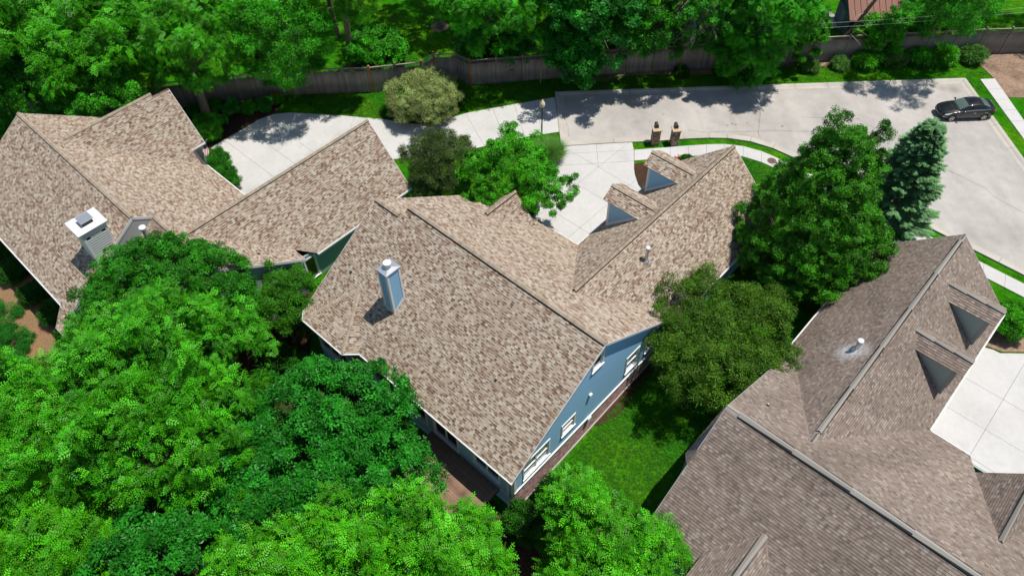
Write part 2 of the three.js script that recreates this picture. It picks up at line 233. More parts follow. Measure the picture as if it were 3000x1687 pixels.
paving('driveway', [[2.3, -30.9], [2.3, -40.6], [2.86, -41.28], [3.4, -41.5], [3.84, -41.52], [4.96, -42.5], [14, -43], [22, -43], [22, -29.9], [5.6, -29.9], [5.6, -30.9]], [[...horiz(-38.2)], [...horiz(-35.4)], [...horiz(-33.0)], [...vert(5.28)], [...vert(8.4)], [...vert(11.5)]]);
function walk(name, up, lo, step = 1.5) {
  const grp = structure(name), along = (P) => { const L = [0]; for (let i = 1; i < P.length; i++) L.push(L[i - 1] + Math.hypot(P[i][0] - P[i - 1][0], P[i][1] - P[i - 1][1])); return (t) => { const s = t * L[L.length - 1]; let i = 1; while (i < L.length - 1 && L[i] < s) i++; const k = (s - L[i - 1]) / (L[i] - L[i - 1]); return [mix(P[i - 1][0], P[i][0], k), mix(P[i - 1][1], P[i][1], k)]; }; };
  const a = along(up), b = along(lo), len = (P) => { let s = 0; for (let i = 1; i < P.length; i++) s += Math.hypot(P[i][0] - P[i - 1][0], P[i][1] - P[i - 1][1]); return s; }, n = Math.round(len(up) / step);
  for (let i = 0; i < n; i++) { const g = 0.009 / step, t0 = i / n + g / n, t1 = (i + 1) / n - g / n, tm = (t0 + t1) / 2; const P = [a(t0), a(tm), a(t1), b(t1), b(tm), b(t0)]; const o = shade(new THREE.Mesh(prism(P, -0.05, 0.13 + 0.004 * (hash2(i, 3) - 0.5)).build(), M.concrete)); o.name = 'slab'; grp.add(o); }
}
walk('sidewalk', [[-25.59, -41.84], [-22.93, -44.85], [-21.6, -46.3], [-20.59, -47.27], [-19.31, -48.07], [-17.58, -48.6], [-14.29, -48.75], [-5.07, -48.47], [30, -48.3]], [[-24.81, -40.8], [-22.19, -43.77], [-20.7, -45.4], [-19.8, -46.25], [-18.79, -46.95], [-17.11, -47.4], [-15.02, -47.54], [-5.04, -47.3], [30, -47.0]]);
walk('sidewalk', [[-8.52, -69.68], [-2.69, -63.95], [3, -58.4]], [[-7.6, -70.6], [-3.2, -66.0], [3.8, -59.2]]);
// beds and bare earth
const bed = (name, P, m, lift = 0.03) => structure(name, drape(P, lift), m);
bed('dirt_patch', [[-10.4, -73.2], [-10.0, -72.1], [-9.1, -71.6], [-8.35, -71.1], [-7.6, -70.55], [-5.85, -68.6], [-4.77, -69.5], [2, -75.5], [-7, -77]], M.dirt, 0.04);
bed('mulch_bed', [[-59, -19], [-57, -22], [-53.4, -26.9], [-52.2, -26.5], [-51.5, -25.4], [-51.7, -22.4], [-51.7, -18.5], [-54, -17.5]], M.mulch);
bed('mulch_bed', [[-44, -31.0], [-42.5, -33.3], [-41.3, -34.6], [-40.0, -34.6], [-40.2, -33.5], [-41, -32.45], [-42.4, -31.45]], M.mulch, 0.05);
bed('mulch_bed', [[-24.6, -40.5], [-22.2, -43.4], [-20.2, -41.5], [-20.2, -38.4], [-22.4, -38.6], [-22.95, -38.85], [-23.75, -39.55]], M.mulch, 0.05);
bed('mulch_bed', [[-12.8, -27.5], [-11.9, -26], [-11.7, -22], [-12.2, -20.5], [-12.8, -20]], M.mulch);
bed('mulch_bed', [[-60, -1.6], [-60, 1.6], [-51, 0.9], [-46, 1.4], [-43, 2.2], [-38, 3], [-38, -2.2], [-43, -2.9], [-57, -2.9]], M.chips, 0.035);
bed('mulch_bed', [[-57, -8], [-57, -2.9], [-42, -2.9], [-42, -3.6], [-55.6, -3.6], [-55.6, -8]], M.mulch, 0.045);
bed('mulch_bed', [[-36, -14], [-36, 4], [-14, 6], [-8.5, -4], [-9.6, -12.2], [-12.8, -12.6], [-30.4, -12.2], [-32.8, -15]], M.mulch, 0.04);
bed('mulch_bed', [[2.9, -41.5], [3.9, -41.75], [5, -42.7], [6.4, -44.5], [4, -46], [2.2, -45.5], [1.8, -42]], M.dirt, 0.05);
{ const a = [-36.2, -45.6], b = [-10.6, -73.0], up = [], lo = [], n = 60; for (let i = 0; i <= n; i++) { const t = i / n, w = 0.35 + 1.5 * Math.max(0, vnoise(t * 17 + 0.3, 2.5) - 0.32); const x = mix(a[0], b[0], t), z = mix(a[1], b[1], t); up.push([x - 0.2, z - 0.2]); lo.push([x + 0.73 * w, z + 0.68 * w]); } bed('bare_strip', [...up, ...lo.reverse()], M.dirt, 0.04); }
// ---------------------------------------------------------------- houses
const EYE = camera.position;
const shadeOf = (c, k) => [c[0] * k, c[1] * k, c[2] * k];
class Roof {
  constructor(house, palette, seed, opt = {}) { this.house = house; this.pal = palette; this.r = rngOf(seed); this.tabs = []; this.deck = new MB(); this.caps = []; this.vent = new MB(); this.capPal = opt.capPal ?? palette; this.opt = opt; }
  pick(x, z) { const { pal, r } = this; let t = r(), i = 0; while (i < pal.length - 1 && t > pal[i][3]) { t -= pal[i][3]; i++; } const n = 0.9 + 0.16 * r() + (this.opt.patch ?? 0.1) * (fbm(x * 0.45, z * 0.45, 3) - 0.5); return shadeOf(pal[i], n); }
  // planar polygon, points in order, courses laid parallel to the eave
  plane(pts, { thick = 0.09 } = {}) {
    const n = V(0, 0, 0); for (let i = 0; i < pts.length; i++) { const a = pts[i], b = pts[(i + 1) % pts.length]; n.add(V((a.y - b.y) * (a.z + b.z), (a.z - b.z) * (a.x + b.x), (a.x - b.x) * (a.y + b.y))); } n.normalize();
    if (n.y < 0) { n.negate(); pts = pts.slice().reverse(); }
    this.deck.slab(pts.map((p) => p.clone().addScaledVector(n, -0.006)), n.clone().multiplyScalar(-thick));
    const u = V(0, 1, 0).cross(n).normalize(), v = n.clone().cross(u), o = pts[0], P = pts.map((p) => [p.clone().sub(o).dot(u), p.clone().sub(o).dot(v)]);
    let v0 = 1e9, v1 = -1e9; for (const p of P) { v0 = Math.min(v0, p[1]); v1 = Math.max(v1, p[1]); }
    const scan = (y) => { const xs = []; for (let i = 0; i < P.length; i++) { const [ax, ay] = P[i], [bx, by] = P[(i + 1) % P.length]; if ((ay > y) !== (by > y)) xs.push(ax + ((bx - ax) * (y - ay)) / (by - ay)); } return xs.sort((a, b) => a - b); };
    const BW = this.opt.bandAt ?? 0.64, e = this.opt.course ?? 0.143, at = (x, y, h) => o.clone().addScaledVector(u, x).addScaledVector(v, y).addScaledVector(n, h), r = this.r, [w0, w1] = this.opt.tab ?? [0.15, 0.27];
    for (let k = 0, y = v0; y < v1 - 0.01; k++, y = v0 + k * e) {
      const yt = Math.min(y + e, v1); let A = scan(y + 0.003), B = scan(yt - 0.003); if (A.length !== B.length) A = B = scan((y + yt) / 2); const m = A.length;
      for (let s = 0; s + 1 < m; s += 2) {
        const lo = Math.min(A[s], B[s]), hi = Math.max(A[s + 1], B[s + 1]); let x = lo - r() * w1, up = r() < 0.5;
        while (x < hi) {
          const w = w0 + (w1 - w0) * r(), xa = x, xb = x + w; x = xb; up = r() < 0.25 ? up : !up;
          const a0 = clamp(xa, A[s], A[s + 1]), a1 = clamp(xb, A[s], A[s + 1]), b0 = clamp(xa, B[s], B[s + 1]), b1 = clamp(xb, B[s], B[s + 1]); if (a1 - a0 + (b1 - b0) < 0.02) continue;
          const h = up ? (this.opt.high ?? 0.03) : (this.opt.low ?? 0.012), q = [at(a0, y, h), at(a1, y, h), at(b1, yt + 0.012, 0.004), at(b0, yt + 0.012, 0.004), at(a0, y, -0.004), at(a1, y, -0.004)];
          let c = this.pick(q[0].x + q[0].y, q[0].z - q[0].y); const sp = this.opt.splash; if (sp) { const w = clamp(1.25 - Math.hypot(q[0].x - sp[0], q[0].z - sp[1]) / sp[2]) * (0.45 + 0.4 * r()); c = [mix(c[0], 0.72, w), mix(c[1], 0.73, w), mix(c[2], 0.76, w)]; } const mid = q[0].clone().add(q[2]).multiplyScalar(0.5), ray = EYE.clone().sub(mid), d = ray.length();
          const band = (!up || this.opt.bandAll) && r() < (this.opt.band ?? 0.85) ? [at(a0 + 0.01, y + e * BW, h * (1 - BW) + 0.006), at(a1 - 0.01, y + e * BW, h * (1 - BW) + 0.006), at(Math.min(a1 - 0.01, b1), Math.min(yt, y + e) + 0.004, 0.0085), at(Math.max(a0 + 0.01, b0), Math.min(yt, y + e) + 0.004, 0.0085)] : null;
          this.tabs.push({ q, c, up, band, size: ((a1 - a0 + b1 - b0) / 2) * Math.max(0, n.dot(ray) / d) / (d * d) });
        }
      }
    }
  }
  static tab(mb, { q, c, up, band }) { if (band) mb.quad(band[0], band[1], band[2], band[3], [c[0] * 0.3, c[1] * 0.26, c[2] * 0.22]); mb.quad(q[0], q[1], q[2], q[3], c); mb.quad(q[4], q[5], q[1], q[0], c); if (up) { mb.tri(q[4], q[0], q[3], c); mb.tri(q[5], q[2], q[1], c); } }  // dark band: printed granule line, with shade below the upper course painted in
  // a run of bent cap pieces from a to b; da, db point down the two slopes
  cap(a, b, da, db, { len = 0.17, w = 0.17, lift = 0.02, vent = 0 } = {}) {
    const d = b.clone().sub(a), L = d.length(), n = Math.max(1, Math.round(L / len)), t = d.clone().normalize(), up = da.clone().add(db).multiplyScalar(-1).normalize(); da = da.clone().normalize(); db = db.clone().normalize();
    if (vent) for (const s of [da, db]) this.vent.box3(a.clone().addScaledVector(up, 0.002), d, s.clone().multiplyScalar(w + 0.022), up.clone().multiplyScalar(lift + vent));
    for (let i = 0; i < n; i++) { const p = a.clone().addScaledVector(t, (L * i) / n), q = a.clone().addScaledVector(t, (L * (i + 1)) / n + 0.02), c = (() => { const k = this.capPal[Math.floor(this.r() * this.capPal.length)]; return shadeOf(k, len > 0.5 ? 0.96 + 0.06 * this.r() : 0.85 + 0.25 * this.r()); })();
      const long = len > 0.5, hp = lift + vent + (long ? 0.012 : 0.034), hq = lift + vent + (long ? 0.008 : 0.004), mb = new MB(), P = (o, s, h) => o.clone().addScaledVector(s, w).addScaledVector(up, h - 0.01), T = (o, h) => o.clone().addScaledVector(up, h), Tb = 0.028;
      for (const [s, f] of [[da, 0], [db, 1]]) { const k = [T(p, hp), P(p, s, hp), P(q, s, hq), T(q, hq)], l = k.map((x) => x.clone().addScaledVector(up, -Tb)); const Q = (A, B, C, D) => (f ? mb.quad(A, B, C, D, c) : mb.quad(D, C, B, A, c)); Q(...k); Q(k[1], l[1], l[2], k[2]); Q(k[0], l[0], l[1], k[1]); Q(k[3], k[2], l[2], l[3]); }
      this.caps.push(mb.build()); }
  }
  finish() {
    const roof = part('roof', this.deck.build(), M.felt, this.house); this.tabs.sort((a, b) => b.size - a.size);
    const one = (t) => { const mb = new MB(); Roof.tab(mb, t); return mb.build(); };
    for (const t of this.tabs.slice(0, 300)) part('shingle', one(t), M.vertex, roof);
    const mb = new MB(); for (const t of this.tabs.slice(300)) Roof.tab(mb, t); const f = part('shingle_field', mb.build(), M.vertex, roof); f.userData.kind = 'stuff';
    for (const g of this.caps) part('ridge_cap', g, M.vertex, roof);
    if (this.vent.p.length) part('ridge_vent', this.vent.build(), M.black, roof);
    return roof;
  }
}
// vertical wall from p0 to p1 (x, z); outside lies at n = (dz, -dx). top = [[s, y]...] from s = 0 to the far end.
class Wall {
  constructor(house, p0, p1, yb, top, { holes = [], siding = 0.115, mat: m = M.blue, from = yb, each = false, name = 'wall', thick = 0.13 } = {}) {
    this.house = house; const dx = p1[0] - p0[0], dz = p1[1] - p0[1], L = Math.hypot(dx, dz); this.L = L; this.d = V(dx / L, 0, dz / L); this.n = V(dz / L, 0, -dx / L); this.o = V(p0[0], 0, p0[1]);
    const end = top.map(([s, y]) => [s < 0 ? L + s : s, y]), outline = [[0, yb], [L, yb], ...end.slice().reverse()];
    const sh = new THREE.Shape(outline.map(([s, y]) => new THREE.Vector2(s, y))); for (const h of holes) sh.holes.push(new THREE.Path([[h[0], h[1]], [h[0], h[3]], [h[2], h[3]], [h[2], h[1]]].map(([a, b]) => new THREE.Vector2(a, b))));
    let g = new THREE.ExtrudeGeometry(sh, { depth: thick, bevelEnabled: false }); g.translate(0, 0, -thick); g.applyMatrix4(new THREE.Matrix4().makeBasis(this.d, V(0, 1, 0), this.n).setPosition(this.o)); if (g.index) g = g.toNonIndexed(); g.computeVertexNormals();
    this.mesh = part(name, boxUV(g), m, house);
    if (siding) {
      const ymax = Math.max(...end.map((e) => e[1])), all = new MB();
      const scan = (y) => { const xs = []; for (let i = 0; i < outline.length; i++) { const [ax, ay] = outline[i], [bx, by] = outline[(i + 1) % outline.length]; if ((ay > y) !== (by > y)) xs.push(ax + ((bx - ax) * (y - ay)) / (by - ay)); } return xs.sort((a, b) => a - b); };
      for (let y = from; y < ymax - 0.02; y += siding) {
        const yt = Math.min(y + siding, ymax - 0.002), A = scan(y + 0.001), B = scan(yt - 0.001); if (A.length < 2) continue; let a0 = A[0], a1 = A[A.length - 1], b0 = B.length > 1 ? B[0] : (a0 + a1) / 2, b1 = B.length > 1 ? B[B.length - 1] : (a0 + a1) / 2;
        let runs = [[a0, a1, b0, b1]]; for (const h of holes) if (h[1] < yt - 0.01 && h[3] > y + 0.01) { const nx = []; for (const [p, q, pt, qt] of runs) { if (h[2] <= p || h[0] >= q) { nx.push([p, q, pt, qt]); continue; } if (h[0] > p + 0.02) nx.push([p, h[0], pt, h[0]]); if (h[2] < q - 0.02) nx.push([h[2], q, h[2], qt]); } runs = nx; }
        for (const [p, q, pt, qt] of runs) { const mb = each ? new MB() : all, k = (s, yy, t) => this.at(s, yy, t), f = [k(p, y, 0.011), k(q, y, 0.011), k(qt, yt, 0.003), k(pt, yt, 0.003)], b = [k(p, y, 0.001), k(q, y, 0.001)];
          mb.quad(f[0], f[1], f[2], f[3]); mb.quad(b[1], f[1], f[0], b[0]); mb.tri(b[0], f[0], f[3]); mb.tri(b[1], f[2], f[1]); if (each) part('siding_board', mb.build(), m, this.mesh); }
      }
      if (!each && all.p.length) part('siding', all.build(), m, this.mesh);
    }
  }
  at(s, y, t = 0) { return this.o.clone().addScaledVector(this.d, s).addScaledVector(this.n, t).add(V(0, y, 0)); }
  slabBox(mb, s0, y0, s1, y1, t0, t1) { return mb.box3(this.at(s0, y0, t0), this.d.clone().multiplyScalar(s1 - s0), V(0, y1 - y0, 0), this.n.clone().multiplyScalar(t1 - t0)); }
  // a framed window in an opening of the wall
  window(s0, y0, s1, y1, { cols = 1, rail = true, blind = 0, trim = M.trim, w = 0.11, name = 'window' } = {}) {
    const mb = new MB(), B = (a, b, c, d, t0, t1) => this.slabBox(mb, a, b, c, d, t0, t1);
    B(s0 - w, y1 + 0.002, s1 + w, y1 + w, 0.0, 0.055); B(s0 - w, y0 - w * 0.8, s1 + w, y0 - 0.002, 0.0, 0.05); B(s0 - w, y0, s0 - 0.002, y1, 0.0, 0.05); B(s1 + 0.002, y0, s1 + w, y1, 0.0, 0.05);
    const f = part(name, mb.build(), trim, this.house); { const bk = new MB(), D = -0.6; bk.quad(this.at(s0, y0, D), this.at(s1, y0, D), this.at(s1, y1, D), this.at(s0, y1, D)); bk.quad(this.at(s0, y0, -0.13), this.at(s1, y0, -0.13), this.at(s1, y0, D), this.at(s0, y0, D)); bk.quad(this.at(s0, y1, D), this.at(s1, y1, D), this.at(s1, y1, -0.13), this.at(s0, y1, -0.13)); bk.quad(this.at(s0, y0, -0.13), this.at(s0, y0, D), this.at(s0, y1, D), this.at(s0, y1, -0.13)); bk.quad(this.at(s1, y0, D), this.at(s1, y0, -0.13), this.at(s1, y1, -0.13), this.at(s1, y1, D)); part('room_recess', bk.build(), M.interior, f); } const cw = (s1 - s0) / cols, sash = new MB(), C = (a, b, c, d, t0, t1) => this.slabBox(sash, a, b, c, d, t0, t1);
    for (let i = 0; i < cols; i++) { const a = s0 + i * cw + 0.002, b = a + cw - 0.004, k = 0.045; C(a, y0, a + k, y1, -0.06, 0.0); C(b - k, y0, b, y1, -0.06, 0.0); C(a + k, y0, b - k, y0 + k, -0.06, 0); C(a + k, y1 - k, b - k, y1, -0.06, 0); if (rail) { const m = (y0 + y1) / 2; C(a + k, m - 0.025, b - k, m + 0.025, -0.055, 0.012); }
      const pane = new MB(); pane.quad(this.at(a + k, y0 + k, -0.035), this.at(b - k, y0 + k, -0.035), this.at(b - k, y1 - k, -0.035), this.at(a + k, y1 - k, -0.035)); part('pane', pane.build(), M.glass, f);
      if (blind) { const bl = new MB(); this.slabBox(bl, a + k, y1 - k - (y1 - y0 - 2 * k) * blind, b - k, y1 - k, -0.12, -0.11); part('blind', bl.build(), M.blind, f); } }
    part('sash', sash.build(), trim, f); const sill = new MB(); this.slabBox(sill, s0 - w - 0.03, y0 - 0.05, s1 + w + 0.03, y0 - 0.004, 0.051, 0.11); part('sill', sill.build(), trim, f); return f;
  }
  board(name, s0, y0, s1, y1, t0, t1, m = M.trim) { const mb = new MB(); this.slabBox(mb, s0, y0, s1, y1, t0, t1); return part(name, mb.build(), m, this.house); }
}
function bars(name, house, segs, w, h, m) { for (const [a, b] of segs) { const mb = new MB(); mb.bar(a, b, w, h); part(name, mb.build(), m, house); } }
function pipeVent(house, at, h, r, m = M.whiteMetal, name = 'vent_pipe', tilt = 0) {
  const base = V(...at), g = lathe([[0.001, h], [r, h], [r, -0.1]], at, 16), p = part(name, g, m, house);
  part('flashing', lathe([[r, 0.14], [r + 0.02, 0.13], [r * 2.1, 0.02], [r * 2.2, -0.12]], at, 16), r < 0.06 ? M.black : M.metal, p);
  if (r > 0.08) { part('cap', lathe([[0.001, h + 0.11], [r * 1.25, h + 0.10], [r * 1.3, h + 0.02], [r * 1.25, h - 0.04]], at, 20), M.whiteMetal, p); part('collar', lathe([[r + 0.012, h - 0.1], [r + 0.03, h - 0.12], [r + 0.012, h - 0.16]], at, 16), M.metal, p); }
  return p;
}
const TAN = [[0.39, 0.312, 0.238, 0.48], [0.465, 0.402, 0.328, 0.27], [0.295, 0.207, 0.155, 0.18], [0.225, 0.15, 0.112, 0.07]];
const TANCAP = [[0.40, 0.33, 0.25], [0.36, 0.29, 0.215], [0.43, 0.35, 0.27]];
const MAUVE = [[0.262, 0.210, 0.174, 0.55], [0.222, 0.173, 0.143, 0.22], [0.325, 0.275, 0.24, 0.15], [0.18, 0.145, 0.128, 0.08]];
const MAUVECAP = [[0.36, 0.335, 0.30], [0.34, 0.31, 0.275]];
const down = (x, y, z) => V(x, y, z).normalize();

// dormer with its ridge along x on a wing slope; sx = +1 opens towards +x, -1 towards -x
function dormer(house, roof, { zc, half, yr, ye, xf, plane, sx, cheekMat, trimMat }) {
  const xAt = (y) => plane(y), s = (yr - ye) / (half + 0.16), over = 0.16;
  const rb = V(xAt(yr), yr, zc), rf = V(xf + sx * 0.4, yr, zc);
  for (const k of [1, -1]) { const ef = V(xf + sx * 0.33, ye, zc + k * (half + over)), eb = V(xAt(ye), ye, zc + k * (half + over)); roof.plane([rf, rb, eb, ef], { thick: 0.07 }); }
  roof.cap(rf, rb, V(0, -s, 1), V(0, -s, -1), { lift: 0.02, vent: 0.04, len: roof.opt.capLen ?? 0.17 });
  const yw = yr - s * half - 0.07, yb = (() => { let y = yw; return (roof.opt.wingRidgeY - roof.opt.wingSlope * Math.abs(xf - roof.opt.wingRidgeX)); })();
  for (const k of [1, -1]) {                      // cheeks: triangle wall with a trim frame
    const z = zc + k * half, A = V(xf, yb, z), B = V(xf, yw, z), C = V(xAt(yw), yw, z), mb = new MB(), t = V(0, 0, -k * 0.1); const tri = k * sx > 0 ? [A, B, C] : [C, B, A]; mb.slab(tri.map((p) => p.clone()), t); const w = part('dormer_cheek', mb.build(), cheekMat, house);
    const fr = new MB(); for (const [p, q, wd, pr] of [[A, B, 0.17, 0.02], [A, C, 0.17, 0.026], [B, C, 0.06, 0.032]]) { const d = q.clone().sub(p).normalize(), cen = A.clone().add(B).add(C).multiplyScalar(1 / 3), side = V(0, 0, 1).cross(d); if (side.dot(cen.clone().sub(p)) < 0) side.negate(); const o = V(0, 0, k * pr), e = side.clone().multiplyScalar(wd), a = p.clone().add(o), b2 = q.clone().add(o), f = [a, b2, b2.clone().add(e).addScaledVector(d, -wd * 0.7), a.clone().add(e).addScaledVector(d, wd * 0.7)]; fr.slab(k * side.clone().cross(d).z < 0 ? f : f.reverse(), V(0, 0, -k * 0.04)); }
    part('cheek_trim', fr.build(), trimMat, w);
  }
  const fw = new MB(), z0 = zc - half, z1 = zc + half; fw.slab((sx > 0 ? [V(xf, yb, z1), V(xf, yb, z0), V(xf, yw, z0), V(xf, yr - 0.08, zc), V(xf, yw, z1)] : [V(xf, yb, z0), V(xf, yb, z1), V(xf, yw, z1), V(xf, yr - 0.08, zc), V(xf, yw, z0)]), V(-sx * 0.1, 0, 0)); const face = part('dormer_front', fw.build(), cheekMat, house);
  const fr = new MB(); const xo = xf + sx * 0.004, xi = sx * 0.05; for (const [y0, y1, a, b] of [[yb + 0.5, yb + 0.6, -0.55, 0.55], [yw - 0.1, yw, -0.55, 0.55], [yb + 0.6, yw - 0.1, -0.55, -0.45], [yb + 0.6, yw - 0.1, 0.45, 0.55]]) fr.box3(V(xo, y0, zc + a), V(xi, 0, 0), V(0, y1 - y0, 0), V(0, 0, b - a)); part('window_frame', fr.build(), trimMat, face);
  const gl = new MB(); gl.box3(V(xo, yb + 0.6, zc - 0.45), V(sx * 0.015, 0, 0), V(0, yw - yb - 0.7, 0), V(0, 0, 0.9)); part('pane', gl.build(), M.interiorGlass, face);
}
M.interiorGlass = mat(0.02, 0.025, 0.03, 0.06);
// ---- the blue house in the middle
{
  const H = thing('house', 'blue sided house in the middle with tan shingle roof and slim white-trimmed blue chimney', 'house', [-21, -1.3, -22]);
  const R = new Roof(H, TAN, 11, { capPal: TANCAP, wingRidgeY: 6.65, wingRidgeX: -16.7, wingSlope: 0.95 });
  const s = 2 / 3, zr = -20.14, yr = 8.35, xl = -29.95, xr = -12.35, xs = -27.6, zl = -19.5, yl = yr - (zl - zr) * s;
  const F = (x, z) => V(x, yr - (z - zr) * s, z), B = (x, z) => V(x, yr + (z - zr) * s, z), B2 = (x, z) => V(x, yl + (z - zl) * s, z), ze = -12.75, zb = -28.89, yb = yr + (zb - zr) * s;
  R.plane([F(xl, ze), F(xr, ze), F(xr, zr), F(xs, zr), F(xs, zl), F(xl, zl)]);
  const wr = -16.7, wy = 6.65, ws = 0.95, zv = zr - (yr - wy) / s, we = wy - ws * 4.35, zf = -40.1;
  R.plane([B(xr, zr), B(xr, zb), V(wr, wy, zv), B(-21.05, zb), B(xs, zb), B(xs, zr)]);
  R.plane([B2(xl, zl), B2(xs, zl), B2(xs, -26.5), B2(xl, -26.5)]);
  R.plane([V(wr, wy, zv), V(wr, wy, zf), V(-21.05, we, zf), V(-21.05, we, zb)]);
  R.plane([V(wr, wy, zf), V(wr, wy, zv), V(xr, we, zb), V(xr, we, zf)]);
  R.cap(F(xs + 0.1, zr), F(xr, zr), V(0, -s, 1), V(0, -s, -1), { vent: 0.09 });
  R.cap(F(xl, zl), F(xs - 0.25, zl), V(0, -s, 1), V(0, -s, -1), { vent: 0.09 });
  R.cap(V(wr, wy, zv - 0.25), V(wr, wy, zf), V(1, -ws, 0), V(-1, -ws, 0), { vent: 0.09 });
  // entry gable on the street side
  const ey = 5.41, ex = -25.75, es = 1.05, ezs = zr - (yr - ey) / s, ezf = -27.75, eyl = yr + (ezf - zr) * s, eo = (ey - eyl) / es;
  for (const k of [1, -1]) R.plane([V(ex, ey, ezs), V(ex, ey, ezf), V(ex + k * eo, eyl, ezf)]);
  R.cap(V(ex, ey, ezs - 0.35), V(ex, ey, ezf), V(1, -es, 0), V(-1, -es, 0), { vent: 0.09 });
  { const mb = new MB(), z = ezf + 0.25, o = eo - 0.3; mb.slab([V(ex - o, eyl, z), V(ex, ey - 0.2, z), V(ex + o, eyl, z)], V(0, 0, 0.1)); part('gable_face', mb.build(), M.blue, H); }
  // bay roof at the front left
  const A = V(-27.3, F(0, -15.35).y, -15.35), by = F(0, ze).y, P1 = V(-30.12, by, ze - 0.05), P2 = V(-29.32, by, -12.05), P3 = V(-25.5, by, -12.05), P4 = V(-24.75, by, ze - 0.02);
  R.plane([A, P2, P3]); R.plane([A, P3, P4]); R.plane([A, P1, P2]);
  R.cap(P2, A.clone().lerp(P2, 0.06), V(1, -0.25, 0.3), V(-1, -0.25, -0.4), { len: 0.15, w: 0.13 }); R.cap(P3, A.clone().lerp(P3, 0.06), V(-1, -0.25, 0.3), V(0.8, -0.25, -0.5), { len: 0.15, w: 0.13 });
  const dorm = { half: 0.86, yr: 6.04, ye: 5.5, xf: -20.5, plane: (y) => wr - (wy - y) / ws, sx: -1, cheekMat: M.blue, trimMat: M.trim };
  dormer(H, R, { ...dorm, zc: -36.56 }); dormer(H, R, { ...dorm, zc: -32.06 });
  R.finish();
  // walls
  const y0 = -1.7, gx = -12.58, fz = -13.15, under = (z) => Math.min(yr - Math.abs(z - zr) * s, 99) - 0.13;
  const g0 = -28.35, L = g0 - fz;
  const gs = (z) => z - g0;                               // s along the gable wall from the back corner
  const holes = [[gs(-26.2), 1.98, gs(-25.15), 3.6], [gs(-24.25), 1.9, gs(-23.15), 3.45], [gs(-18.2), 2.2, gs(-17.2), 3.3], [gs(-15.98), 1.75, gs(-13.95), 3.35], [gs(-20.35), 6.15, gs(-19.55), 7.3]];
  const G = new Wall(H, [gx, g0], [gx, fz], y0, [[0, under(g0)], [gs(zr), under(zr)], [gs(fz), under(fz)]], { holes, from: 1.24, each: true });
  G.window(...holes[0], { blind: 0.5 }); G.window(...holes[1], { blind: 0.5 }); G.window(...holes[2], { blind: 0.35 }); G.window(...holes[3], { cols: 2, blind: 0.95 }); G.window(...holes[4], { rail: false });
  G.board('water_table', 0, 1.12, gs(fz) + 0.05, 1.235, 0.0, 0.09); G.board('corner_board', gs(fz) - 0.14, 1.24, gs(fz) + 0.03, 3.25, 0.026, 0.05);
  G.board('dryer_vent', gs(-19.62), 3.7, gs(-19.42), 3.95, 0.02, 0.16, M.trim); G.board('outlet_box', gs(-19.75), 0.95, gs(-19.45), 1.3, 0.092, 0.2, M.trim);
  { // brick base: courses of bricks, too small to pick apart singly
    const mb = new MB(), r = rngOf(5), cols = [[0.50, 0.17, 0.19], [0.62, 0.29, 0.33], [0.42, 0.33, 0.27], [0.55, 0.46, 0.40], [0.66, 0.40, 0.43], [0.34, 0.31, 0.25]];
    for (let k = 0, y = y0; y < 1.1; k++, y += 0.077) for (let q = -(k % 2) * 0.11; q < gs(fz); q += 0.22) { const a = Math.max(0, q), b = Math.min(gs(fz), q + 0.208); if (b - a < 0.03) continue; const c = shadeOf(cols[Math.floor(r() * cols.length)], 0.8 + 0.4 * r()); mb.box3(G.at(a, y, 0), G.d.clone().multiplyScalar(b - a), V(0, 0.066, 0), G.n.clone().multiplyScalar(0.022 + 0.006 * r()), c); }
    const o = part('brick_base', mb.build(), M.vertex, H); o.userData.kind = 'stuff'; }
  { const mb = new MB(), zs = [-13.2, -16, -19, -22, -26.5]; for (let i = 0; i < 4; i++) mb.bar(V(-12.49, gh(-12.3, zs[i]) + 0.09, zs[i]), V(-12.49, gh(-12.3, zs[i + 1]) + 0.09, zs[i + 1] + 0.004), 0.07, 0.24); part('foundation_ledge', mb.build(), M.kerb, H); }
  const fs = (x) => gx - x;                               // s along the front wall from the right corner
  const fh = [[fs(-13.75), 0.95, fs(-15.6), 2.75], [fs(-17.05), 0.36, fs(-18.95), 2.75], [fs(-19.7), 0.55, fs(-24.3), 2.75]];
  const W = new Wall(H, [gx, fz], [-29.7, fz], y0, [[0, 3.22], [-1e-6, 3.22]].map(([a, b], i) => [i ? 17.12 : 0, b]), { holes: fh });
  W.window(...fh[0], { cols: 2, rail: false }); W.window(...fh[1], { cols: 2, rail: false, name: 'patio_door' }); W.window(...fh[2], { cols: 4, rail: false });
  W.board('corner_board', 0.0, -1.2, 0.16, 3.2, 0.026, 0.06); W.board('water_table', 0, 0.12, 11.6, 0.24, 0.026, 0.07); W.board('downspout', 0.32, -1.3, 0.42, 3.2, 0.03, 0.13);
  // bay walls
  const bw = (a, b, o = {}) => new Wall(H, a, b, y0, [[0, by - 0.2], [Math.hypot(b[0] - a[0], b[1] - a[1]), by - 0.2]], o);
  const b1 = bw([-25.1, fz], [-25.75, -12.5], { holes: [[0.2, 0.6, 0.72, 2.8]] }); b1.window(0.2, 0.6, 0.72, 2.8, { rail: false, w: 0.12 });
  const b2 = bw([-25.75, -12.5], [-29.1, -12.5], { holes: [[0.35, 0.6, 3.0, 2.8]] }); b2.window(0.35, 0.6, 3.0, 2.8, { cols: 3, rail: false, w: 0.13 });
  bw([-29.1, -12.5], [-29.72, fz]);
  // left gable, street side, wing
  const lg = (z) => z - fz; new Wall(H, [-29.7, fz], [-29.7, -26.2], y0, [[0, 3.22], [fz - zl, yl - 0.13], [fz + 26.2, yl - (zl + 26.2) * s - 0.13]]);
